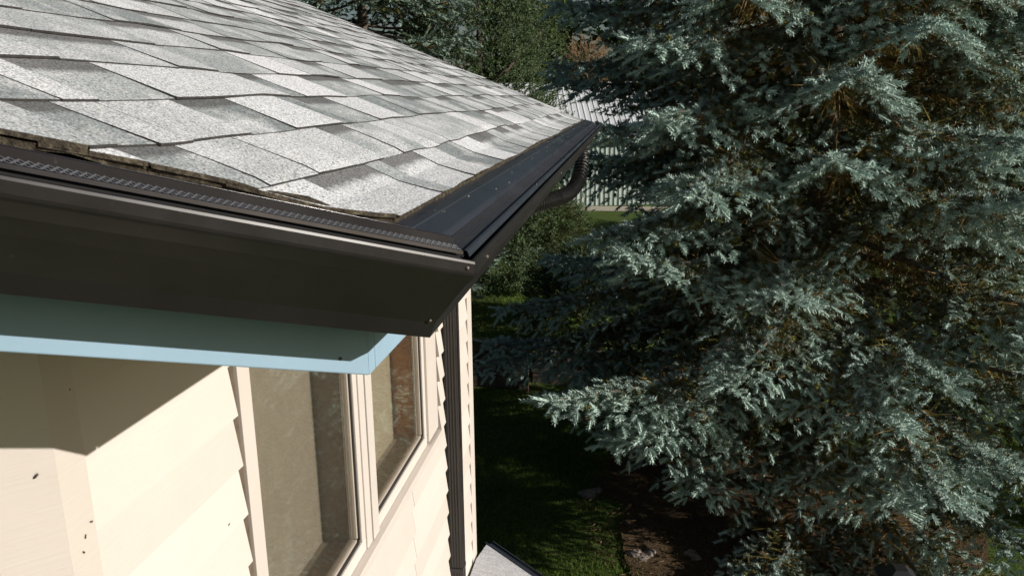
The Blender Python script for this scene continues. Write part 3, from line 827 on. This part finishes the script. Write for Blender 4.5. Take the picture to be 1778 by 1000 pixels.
def scatter(tpl, P, D, L, Rd, C, roll=None, rg=rng):
    D, E1, E2 = frames(D); n = len(P)
    ro = rg.uniform(0, 6.28, n) if roll is None else roll
    A = E1 * np.cos(ro)[:, None] + E2 * np.sin(ro)[:, None]; B = -E1 * np.sin(ro)[:, None] + E2 * np.cos(ro)[:, None]
    T = tpl[None]
    V = P[:, None] + D[:, None] * (T[..., 2:3] * L[:, None, None]) + (A[:, None] * T[..., 0:1] + B[:, None] * T[..., 1:2]) * Rd[:, None, None]
    Cc = np.repeat(C[:, None], tpl.shape[0], 1)
    return V.reshape(-1, 3), Cc.reshape(-1, 3)
def sticks(P, Q, w, C, rg=rng):
    d = Q - P; s = np.cross(d, rg.normal(size=d.shape)); s /= np.linalg.norm(s, axis=1, keepdims=True) + 1e-9
    V = np.stack([P - s * w[:, None], P + s * w[:, None], Q], 1).reshape(-1, 3)
    return V, np.repeat(C, 3, 0)
def visible(P, pad=60):
    z = P @ np.array(cz); z = np.maximum(z, .1)
    px = 889 + F_PX * (P @ np.array(CX)) / z; py = 500 + F_PX * (P @ np.array(CY)) / z
    return (px > -pad) & (px < 1778 + pad) & (py > -pad) & (py < 1000 + pad)

def spruce(name, label, base, height, rad, col_tip, col_old_shade, seed, whorl=.42, per=7, fine=True, h0=.35, sec_gap=.115, shoot=(.07, .115), rsh=.026, group=None,
           shoot_gap=.05, nn=22, width=.13, droop=.0, power=1.25, dead=60, cat='tree', upper=None, face_cull=True, skip=0.0, skipfn=None):
    rg = np.random.default_rng(seed); bx, by, bz = base
    root = empty(name, base); tag(root, label, cat, group)
    tr = MB(); tr.tube([(bx, by, bz - .1), (bx + .02, by, bz + .6), (bx, by + .03, bz + height * .5), (bx, by, bz + height)], [.022 * height * .62, .018 * height * .62, .010 * height * .62, .01], 10)
    tr.build('trunk', M['bark'], root, True)
    tplF = sausage_template(nn, width, seed) if fine else shoot_template(nn, width, .32, .20, seed); tplC = shoot_template(12, width * 1.5, .3, .2, seed + 1)
    SP = []; SD = []; SL_ = []; SC = []; SF = []; STa = []; STb = []; STw = []; STc = []
    limbs = MB()
    h = h0; wi = 0
    tocam = -np.array([bx, by, 0]); tocam /= np.linalg.norm(tocam)
    tip = np.array(col_tip); old_shade = np.array(col_old_shade)
    while h < height * .985:
        low = upper is not None and h > upper
        nb = per if not low else max(4, per - 2)
        ph = rg.uniform(0, 6.28)
        for k in range(nb):
            if rg.random() < skip: continue
            az = ph + 2 * math.pi * k / nb + rg.normal(0, .13)
            hh = h + rg.uniform(-.12, .12)
            if skipfn and skipfn(az, hh): continue
            f = max(0, 1 - (hh / height) ** power) if hh > .15 * height else 1 - (.15) ** power
            L = rad * f * rg.uniform(.80, 1.10) + .15
            if skipfn and math.cos(az) < -.45: L *= 1.14 if hh > 2.2 else .95
            dh = np.array([math.cos(az), math.sin(az), 0.]); sd = np.array([-math.sin(az), math.cos(az), 0.])
            facing = dh @ tocam
            a = rg.normal(-.22 + droop, .07) + .35 * max(0, hh / height - .35); b = rg.uniform(.10, .24)
            def cv(t): return np.array([bx, by, bz + hh]) + dh * L * t + np.array([0, 0, 1.]) * L * (a * t + b * t * t) + sd * L * .06 * math.sin(t * 3 + ph)
            pts = [cv(t) for t in (0, .25, .5, .75, 1.0)]
            limbs.tube(pts, [.012 * L + .006, .009 * L + .005, .006 * L + .004, .004 * L + .003, .003], 4, False)
            detail = fine and not low and (facing > -.35 or not face_cull)
            gap = sec_gap * (1 if detail else 2.0)
            t = .20
            while t < 1.0:
                p = cv(t); fw = cv(min(t + .03, 1.03)) - cv(t - .03); fw /= np.linalg.norm(fw)
                for sg in (-1, 1):
                    l = (.62 * (1 - t) * min(L, 2.4) * rg.uniform(.6, 1.15) + .13)
                    if l > .95: l = .95
                    an = rg.normal(.95, .14)
                    d2 = fw * math.cos(an) + sd * sg * math.sin(an) + np.array([0, 0, rg.normal(-.16, .12)])
                    d2 /= np.linalg.norm(d2)
                    q0 = p; hang = rg.uniform(.04, .30) if not fine else rg.uniform(.06, .42)
                    STa.append(q0); STb.append(q0 + d2 * l * .95 - np.array([0, 0, hang * l * .9])); STw.append(.004); STc.append((.10, .075, .045))
                    g2 = shoot_gap * (1 if detail else 1.9)
                    t_in = .50 if not skipfn or math.cos(az) < .1 or hh > 3.4 else .64
                    s0 = 0 if t > t_in else (t_in - t) * 1.7 * l + rg.uniform(0, .1)
                    ns = max(1, int((l - s0) / g2))
                    ss = s0 + (l - s0) * (np.arange(ns) + rg.uniform(.2, .8, ns)) / ns
                    fr = ss / l
                    pos = q0 + d2 * ss[:, None] - np.array([0, 0, 1.]) * (hang * l * fr ** 2)[:, None]
                    lat = np.cross(d2, [0, 0, 1.]); lat /= np.linalg.norm(lat) + 1e-9
                    sgn = np.where(np.arange(ns) % 2, 1., -1.)
                    dd = d2 * .62 + lat * (sgn * rg.uniform(.35, 1.1, ns))[:, None] + np.array([0, 0, 1.]) * rg.normal(.0, .45, ns)[:, None]
                    SP.append(pos); SD.append(dd)
                    fac = np.clip(.30 + 1.5 * (t - .55) + .9 * (fr - .45) + rg.normal(0, .22, ns), 0, 1)  # older needles turn olive inward; crown-interior shade is also put into the colour
                    cc = old_shade * (1 - fac[:, None]) + tip * fac[:, None]
                    brown = rg.random(ns) < (.34 * (1 - t) ** 1.0)
                    cc[brown] = np.where(rg.random((brown.sum(), 1)) < .35, np.array([[.17, .12, .06]]), np.array([[.15, .145, .05]])) * rg.uniform(.6, 1.25, (brown.sum(), 1))
                    SC.append(cc * rg.uniform(.72, 1.28, (ns, 1))); SF.append(np.full(ns, detail)); SL_.append(rg.uniform(*shoot, ns) * (1 if detail else 1.7))
                    # end shoot
                    SP.append((q0 + d2 * l - np.array([0, 0, hang * l]))[None]); SD.append((d2 - np.array([0, 0, hang * .6]))[None]); SC.append((tip * rg.uniform(.9, 1.2))[None]); SF.append(np.array([detail])); SL_.append(np.array([shoot[1] * 1.15]))
                # shoots on the branch itself
                if t > .35:
                    m_ = 3 if detail else 1
                    SP.append(np.repeat(p[None], m_, 0) + rg.normal(0, .012, (m_, 3))); SD.append(fw + rg.normal(0, .5, (m_, 3)) + np.array([0, 0, .35])); SC.append(np.repeat(tip[None] * (.45 + .5 * t) , m_, 0)); SF.append(np.full(m_, detail)); SL_.append(rg.uniform(*shoot, m_))
                t += gap / L
            e = cv(1.0); fw = cv(1.0) - cv(.95); fw /= np.linalg.norm(fw)
            SP.append(e[None] - fw * .03); SD.append((fw + np.array([0, 0, .25]))[None]); SC.append(tip[None] * 1.15); SF.append(np.array([detail])); SL_.append(np.array([shoot[1] * 1.8]))
            nd = int(dead * (1 if detail else .35))
            if nd:
                tt = rg.uniform(.08, .74, nd); b0 = np.array([cv(x) for x in tt])
                dd = dh * rg.uniform(.1, .8, (nd, 1)) + sd * rg.normal(0, .7, (nd, 1)) + np.array([0, 0, 1.]) * rg.normal(-.45, .4, (nd, 1))
                dd /= np.linalg.norm(dd, axis=1, keepdims=True); ln = rg.uniform(.12, .5, (nd, 1))
                STa += list(b0); STb += list(b0 + dd * ln); STw += [.0042] * nd
                cols = np.where(rg.random((nd, 1)) < .45, np.array([[.38, .235, .10]]), np.array([[.34, .27, .07]])) * rg.uniform(.6, 1.25, (nd, 1)); STc += list(cols)
                # fine dead twiglets
                k2 = nd; ii = rg.integers(0, nd, k2); st = b0[ii] + dd[ii] * ln[ii] * rg.uniform(.3, .9, (k2, 1)); d3 = dd[ii] + rg.normal(0, .8, (k2, 3))
                STa += list(st); STb += list(st + d3 * rg.uniform(.05, .14, (k2, 1))); STw += [.0022] * k2; STc += list(cols[ii])
        h += whorl * (1 if not low else 1.3) * rg.uniform(.8, 1.2); wi += 1
    P = np.concatenate(SP); D = np.concatenate(SD); Ls = np.concatenate(SL_); Cc = np.concatenate(SC); Fi = np.concatenate(SF).astype(bool)
    Fi &= visible(P)
    keep = Fi | (rg.random(len(P)) < .9) if fine else np.ones(len(P), bool)
    P, D, Ls, Cc, Fi = P[keep], D[keep], Ls[keep], Cc[keep], Fi[keep]
    Rd = np.where(Fi, rsh, rsh * 1.45) * rg.uniform(.85, 1.15, len(P))
    V1, C1 = scatter(tplF, P[Fi], D[Fi], Ls[Fi], Rd[Fi], Cc[Fi], rg=rg) if Fi.any() else (np.zeros((0, 3)), np.zeros((0, 3)))
    V2, C2 = scatter(tplC, P[~Fi], D[~Fi], Ls[~Fi] * 1.25, Rd[~Fi], Cc[~Fi], rg=rg)
    V3, C3 = sticks(np.array(STa), np.array(STb), np.array(STw), np.array(STc), rg)
    lim = limbs.build('limbs', M['bark'], root)
    lim['kind'] = 'stuff'
    o = tri_object('crown', np.concatenate([V1, V2, V3]), np.concatenate([C1, C2, C3]), M['needles'], root); o['kind'] = 'stuff'
    print(name, 'shoots fine', int(Fi.sum()), 'coarse', int((~Fi).sum()), 'tris', len(o.data.polygons))
    return root

spruce('blue_spruce', 'large blue spruce with pale blue-green shoots beside the house', (SPX, SPY, G), 16.5, 3.75, (.415, .525, .47), (.095, .105, .045), 3, upper=7.0,
       per=8, whorl=.43, sec_gap=.098, shoot_gap=.047, nn=22, width=.17, rsh=.036, shoot=(.062, .105), dead=360, droop=-.10,
       skipfn=lambda az, hh: (math.cos(az) < -.3 and hh < (1.3 if math.sin(az) < .2 else .8)) or (math.cos(az) < -.48 and 3.7 < hh < 4.38) or (math.cos(az) > .7 and hh < 1.3))

# ------------------------------------------------------------------ other trees and shrubs
far = dict(fine=False, dead=8, nn=12)
spruce('spruce_tree', 'dusky blue-green spruce standing behind the roof slope', (-5.3, 15.6, gpt(-5.3, 15.6)), 15, 3.1, (.20, .27, .22), (.07, .10, .05), 11, h0=1.0, whorl=.5, per=8, sec_gap=.11, shoot_gap=.085, shoot=(.10, .16), rsh=.038, width=.24, **far)
spruce('spruce_tree', 'dark conifer at the right edge behind the blue spruce', (10.2, 21.5, gpt(10, 21)), 17, 3.4, (.09, .125, .07), (.05, .065, .035), 12, h0=.6, whorl=.6, per=7, sec_gap=.16, shoot_gap=.11, shoot=(.14, .22), rsh=.05, width=.26, **far)
spruce('spruce_tree', 'dark conifer seen through the middle of the blue spruce', (5.8, 23.5, gpt(5.2, 23)), 18, 3.2, (.07, .105, .055), (.04, .06, .03), 13, h0=1.2, whorl=.6, per=7, sec_gap=.16, shoot_gap=.12, shoot=(.15, .24), rsh=.055, width=.26, **far)
spruce('spruce_tree', 'tall dark fir rising behind the metal shed', (.8, 42, gpt(0, 42)), 20, 4.2, (.06, .10, .035), (.04, .06, .025), 14, h0=2.5, whorl=.8, per=8, sec_gap=.24, shoot_gap=.2, shoot=(.28, .4), rsh=.10, width=.26, **far)
spruce('spruce_tree', 'tall fir behind the left end of the metal shed', (-5.2, 41, gpt(0, 41)), 19, 4.0, (.09, .13, .04), (.05, .07, .03), 15, h0=1.5, whorl=.8, per=8, sec_gap=.24, shoot_gap=.2, shoot=(.28, .4), rsh=.10, width=.26, **far)
spruce('spruce_tree', 'far dark fir between the shed and the right-edge conifer', (14.5, 42, gpt(12, 42)), 21, 4.2, (.06, .09, .045), (.04, .06, .025), 16, h0=.8, whorl=.8, per=8, sec_gap=.24, shoot_gap=.2, shoot=(.28, .4), rsh=.10, width=.26, **far)

def bushy(name, label, base, height, rad, n_clump, per, cols, seed, up=.7, shoot=(.12, .22), rsh=.05, prof=None, cat='tree', trunk=.1, width=.3, nn=9, flat=False):
    rg = np.random.default_rng(seed); bx, by, bz = base
    root = empty(name, base); tag(root, label, cat)
    tr = MB(); tr.tube([(bx, by, bz - .05), (bx, by, bz + height * .5), (bx + .05, by, bz + height * .9)], [trunk, trunk * .6, trunk * .2], 8)
    for k in range(14):
        h = height * rg.uniform(.1, .8); a = rg.uniform(0, 6.28); r = rad * (prof(h / height) if prof else 1) * .8
        tr.tube([(bx, by, bz + h), (bx + math.cos(a) * r * .5, by + math.sin(a) * r * .5, bz + h + r * .4), (bx + math.cos(a) * r, by + math.sin(a) * r, bz + h + r * .9)], [trunk * .3, trunk * .2, trunk * .08], 5)
    tr.build('trunk', M['bark'], root, True)
    t = rg.uniform(0.02, 1, n_clump); az = rg.uniform(0, 6.28, n_clump)
    pr = np.array([(prof(q) if prof else math.sqrt(max(0, 1 - (2 * q - 1) ** 2))) for q in t])
    lump = 1 + .14 * np.sin(az * 5 + t * 13) + .10 * np.sin(az * 9 - t * 21)
    rr = rad * pr * lump * np.sqrt(rg.uniform(.45, 1.0, n_clump))
    Pc = np.stack([bx + np.cos(az) * rr, by + np.sin(az) * rr, bz + t * height], 1)
    Dc = np.stack([np.cos(az), np.sin(az), np.full(n_clump, up)], 1) + rg.normal(0, .25, (n_clump, 3))
    cs = np.array(cols); mixf = rg.random((n_clump, 1)); Cc = cs[0] * (1 - mixf) + cs[1] * mixf
    P = np.repeat(Pc, per, 0) + rg.normal(0, rsh * 1.6, (n_clump * per, 3)); D = np.repeat(Dc, per, 0) + rg.normal(0, .45, (n_clump * per, 3))
    C = np.repeat(Cc, per, 0) * rg.uniform(.75, 1.25, (n_clump * per, 1))
    tpl = shoot_template(nn, width, .35, .12, seed)
    if flat: tpl = tpl * np.array([1, .3, 1], np.float32)
    V, CC = scatter(tpl, P, D, rg.uniform(*shoot, len(P)), np.full(len(P), rsh), C, rg=rg)
    o = tri_object('crown', V, CC, M['leaf'], root); o['kind'] = 'stuff'; print(name, len(V) // 3)
    return root
cedar_prof = lambda q: (1 - q) ** .55 * min(1, .55 + q * 3)
bushy('cedar_tree', 'sunlit yellow-green cedar rising behind the roof edge', (-3.25, 17.2, gpt(-3, 17.2)), 11, 2.35, 3000, 8, [(.075, .115, .055), (.135, .18, .09)], 21, up=.55, shoot=(.09, .16), rsh=.05, prof=cedar_prof, nn=6)
bushy('cedar_shrub', 'low bright green cedar shrub below the receding gutter', (-1.75, 17.6, gpt(-1.7, 17.6)), 2.2, 1.0, 600, 7, [(.06, .085, .03), (.12, .14, .05)], 22, up=.5, shoot=(.08, .14), rsh=.045, prof=lambda q: math.sqrt(max(0, 1 - (1.25 * q - .25) ** 2)), cat='shrub', trunk=.04, flat=True)
bushy('garden_shrub', 'bright yellow-green low shrub at the lower right beside the spruce', (5.75, 9.7, G), 1.25, .95, 420, 7, [(.13, .19, .03), (.24, .28, .06)], 26, up=.8, shoot=(.06, .12), rsh=.035, prof=lambda q: math.sqrt(max(0, 1 - (1.25 * q - .25) ** 2)), cat='shrub', trunk=.03)
bushy('evergreen_shrub', 'dark evergreen shrub behind the low end of the timber retaining wall', (-.75, 14.4, gpt(-.75, 14.4)), 1.55, 1.15, 560, 7, [(.05, .075, .035), (.09, .12, .055)], 23, shoot=(.09, .15), rsh=.045, prof=lambda q: math.sqrt(max(0, 1 - (1.25 * q - .25) ** 2)), cat='shrub', trunk=.04)
bushy('brown_tree', 'small rusty brown leafless-looking tree behind the shed roof', (-2.1, 38.5, gpt(-1.2, 38)), 6.8, .8, 240, 6, [(.30, .20, .11), (.40, .29, .18)], 24, up=1.4, shoot=(.3, .55), rsh=.05, prof=lambda q: .35 + .65 * math.sin(min(1, q) * 2.6) if q > .3 else .15, width=.2, nn=8)

# ------------------------------------------------------------------ metal shed
def shed():
    y0, x0, x1, zb, ze = 31.8, -8.0, 2.8, gpt(0, 31) - .05, -1.5
    before = set(bpy.data.objects)
    root = empty('metal_shed', ((x0 + x1) / 2, y0 + 3, zb)); tag(root, 'sage metal-clad shed with white ribbed roof behind the trees', 'shed')
    core = box('wall', x0 + .03, x1 - .03, y0 + .06, y0 + 6, zb, ze - .05, M['shedwall'], root)
    def panel(L, pitch, nr, h):
        v = []; f = []
        for i in range(nr):
            for (t, d) in ((.0, 0), (.74, 0), (.80, h), (.94, h)):
                v += [((i + t) * pitch, -d, 0), ((i + t) * pitch, -d, L)]
        v += [(nr * pitch - .004, 0, 0), (nr * pitch - .004, 0, L)]
        for i in range(len(v) // 2 - 1): f.append((i * 2, i * 2 + 2, i * 2 + 3, i * 2 + 1))
        me = bpy.data.meshes.new('panel'); me.from_pydata(v, [], f); me.update(); return me
    wm = panel(ze - zb, .19, 4, .028); wm.materials.append(M['shedwall'])
    rl = 6.0; rm = panel(rl, .24, 4, .018); rm.materials.append(M['shedroof'])
    x = x0
    while x < x1 - .1:
        o = bpy.data.objects.new('wall_panel', wm); col.objects.link(o); setpar(o, root); o.location = (x, y0, zb)
        x += .76
    rf = box('roof', x0 - .3, x1 + .3, y0 - .34, y0 - .30, ze - .17, ze + .0, M['shedroof'], root)
    x = x0 - .3; pit = math.atan2(2.05, 5.6)
    while x < x1 + .2:
        o = bpy.data.objects.new('roof_panel', rm); col.objects.link(o); setpar(o, rf); o.location = (x, y0 - .36, ze + .02); o.rotation_euler = (-(math.pi / 2 - pit), 0, 0)
        x += .96
    root.rotation_euler = (0, 0, R(9))
shed()

# ------------------------------------------------------------------ timber retaining wall, stones, lantern
rw = empty('timber_retaining_wall', (-2.4, 12.8, G)); tag(rw, 'weathered brown timber retaining wall at the back of the shaded lawn', 'retaining wall')
def timber(x0, x1, z0, y0=12.72):
    m = MB(); n = 5; hh = .205
    for i in range(1):
        v = []
        for x in (x0, x1):
            for (dy, dz) in ((0.012, 0), (0, .012), (0, hh - .012), (.012, hh), (.188, hh), (.2, hh - .012), (.2, .012), (.188, 0)): v.append((x, y0 + dy + random.uniform(-.004, .004), z0 + dz + random.uniform(-.003, .003)))
        f = [tuple(range(7, -1, -1)), tuple(range(8, 16))] + [(k, (k + 1) % 8, 8 + (k + 1) % 8, 8 + k) for k in range(8)]
        m.add(v, f)
    m.build('timber', M['timber'], rw)
for r in range(4):
    z = G + .005 + r * .21
    yy = 12.72 + r * .02
    timber(-5.6 + .3 * (r % 2), -3.2 - .2 * (r % 2), z, yy); timber(-3.19 - .2 * (r % 2), -1.66 + .0 * r, z, yy)
    if r < 3 and r != 1: timber(-1.55 if r else -1.6, -.35, z - .02, yy + .25)
timber(-1.62, -.35, G + .2, 12.99)
for x in (-.62, -1.75): 
    m = MB(); m.box(x, x + .12, 12.57, 12.69, G - .1, G + .82); m.build('post', M['timber'], rw)

def stone(x, y, r, label):
    rg = np.random.default_rng(int(abs(x * 1000 + y * 77))); bm = bmesh.new(); bmesh.ops.create_icosphere(bm, subdivisions=2, radius=1)
    sc = (r * rg.uniform(.9, 1.5), r * rg.uniform(.8, 1.1), r * rg.uniform(.5, .75)); a = rg.uniform(0, 3)
    for v_ in bm.verts:
        d = 1 + .18 * math.sin(v_.co.x * 3 + a) + .14 * math.sin(v_.co.y * 4 + a * 2) + rg.uniform(-.05, .05)
        v_.co = Vector((v_.co.x * sc[0] * d, v_.co.y * sc[1] * d, v_.co.z * sc[2] * d))
    bmesh.ops.rotate(bm, verts=bm.verts, matrix=Matrix.Rotation(a, 3, 'Z'))
    me = bpy.data.meshes.new('stone'); bm.to_mesh(me); bm.free()
    o = link('stone', me, M['stone']); o.location = (x, y, gpt(x, y) + sc[2] * .12); tag(o, label, 'stone', 'stones edging the spruce bed')
def gp(px, py):
    d = CX * (px - 889) + CY * (py - 500) + cz * F_PX; t = (G) / d.z; p = d * t; return p.x, p.y
for (px, py, r, lb) in ((1020, 858, .10, 'pinkish stone lying on the shaded lawn nearest the timber wall side of the bed'), (1036, 853, .085, 'second pinkish stone touching the lone pair on the lawn'),
        (1100, 962, .085, 'leftmost stone of the bottom row edging the soil bed'), (1114, 968, .075, 'small stone in the middle of the bottom-row trio'), (1128, 962, .085, 'third stone of the bottom-row trio by the soil'),
        (1197, 966, .08, 'pale stone on the soil edge right of the trio'), (1207, 972, .07, 'smaller pale stone tucked against the one on the soil edge'), (1262, 985, .09, 'stone at the bottom edge beside the low spruce boughs')):
    x, y = gp(px, py); stone(x, y, r, lb)

def lantern():
    d = CX * (1563 - 889) + CY * (984 - 500) + cz * F_PX; p = d * (5.9 / d.y)
    root = empty('garden_lantern', (p.x, p.y, G)); tag(root, 'black hooded garden lantern on a post peeking in at the bottom edge', 'lantern')
    z = p.z; w = .15
    v = []
    for (r, zz) in ((w, z - .13), (w, z - .105), (.045, z - .005), (.045, z + .0)):
        v += [(p.x - r, p.y - r, zz), (p.x + r, p.y - r, zz), (p.x + r, p.y + r, zz), (p.x - r, p.y + r, zz)]
    f = [(3, 2, 1, 0), (12, 13, 14, 15)] + [(i * 4 + k, i * 4 + (k + 1) % 4, i * 4 + 4 + (k + 1) % 4, i * 4 + 4 + k) for i in range(3) for k in range(4)]
    o = mesh('hood', v, f, M['black'], root); o.rotation_euler = (0, 0, 0)
    m = MB()
    for sx in (-1, 1):
        for sy in (-1, 1): m.box(p.x + sx * .10 - .01, p.x + sx * .10 + .01, p.y + sy * .10 - .01, p.y + sy * .10 + .01, z - .36, z - .131)
    m.box(p.x - .115, p.x + .115, p.y - .115, p.y + .115, z - .385, z - .3605); m.build('frame', M['black'], root)
    for sx, sy in ((0, -1), (0, 1), (1, 0), (-1, 0)):
        if sx: box('pane', p.x + sx * .1 - .002, p.x + sx * .1 + .002, p.y - .09, p.y + .09, z - .36, z - .1305, M['glass'], root)
        else: box('pane', p.x - .09, p.x + .09, p.y + sy * .1 - .002, p.y + sy * .1 + .002, z - .36, z - .1305, M['glass'], root)
    m = MB(); m.tube([(p.x, p.y, G - .05), (p.x, p.y, z - .386)], .035, 10); m.build('post', M['black'], root, True)
lantern()

# ------------------------------------------------------------------ grass and litter
def grass():
    rg = np.random.default_rng(5); n = 70000
    x = np.concatenate([rg.uniform(-3.2, 2.2, n), rg.uniform(3.5, 8.0, 14000), rg.uniform(-3, 3, 16000)]); y = np.concatenate([6.3 + 6.3 * rg.random(n) ** 1.1, rg.uniform(6.5, 14, 14000), rg.uniform(13.2, 26, 16000)])
    din = ((x - SPX + .35) / 2.2) ** 2 + ((y - SPY + .6) / 2.3) ** 2
    k = (din > rg.uniform(.75, 1.15, len(x))); x, y = x[k], y[k]
    P = np.stack([x, y, gh(x, y) - .005], 1); m_ = len(x)
    D = rg.normal(0, .35, (m_, 3)); D[:, 2] = 1
    h = rg.uniform(.03, .075, m_) * (1 + .4 * np.sin(x * 2.1) * np.sin(y * 1.7)) * np.where(y > 13, 1.5, 1)
    Q = P + D * h[:, None]; w = rg.uniform(.004, .007, m_) * np.where(y > 13, 1.8, 1)
    C = np.array([[.085, .14, .025]]) * rg.uniform(.6, 1.4, (m_, 1)) + np.where(rg.random((m_, 1)) < .15, np.array([[.08, .05, .02]]), 0)
    V, Cc = sticks(P, Q, w, C, rg); o = tri_object('grass', V, Cc, M['grass'], None); tag(o, 'short green grass of the lawn around the spruce', 'grass', None, 'stuff')
    n = 9000; a = rg.uniform(0, 6.28, n); r = np.sqrt(rg.random(n)) * 2.8; x = SPX - .35 + r * np.cos(a) * .85; y = SPY - .6 + r * np.sin(a) * .85
    P = np.stack([x, y, gh(x, y) + .045 + rg.uniform(0, .015, n)], 1); D = rg.normal(0, 1, (n, 3)); D[:, 2] *= .2
    V, Cc = sticks(P, P + D * rg.uniform(.02, .06, (n, 1)), rg.uniform(.003, .008, n), np.array([[.15, .10, .055]]) * rg.uniform(.4, 1.5, (n, 1)), rg)
    o = tri_object('litter', V, Cc, M['leaf'], None); tag(o, 'fallen needles and twigs on the soil under the spruce', 'litter', None, 'stuff')
grass()
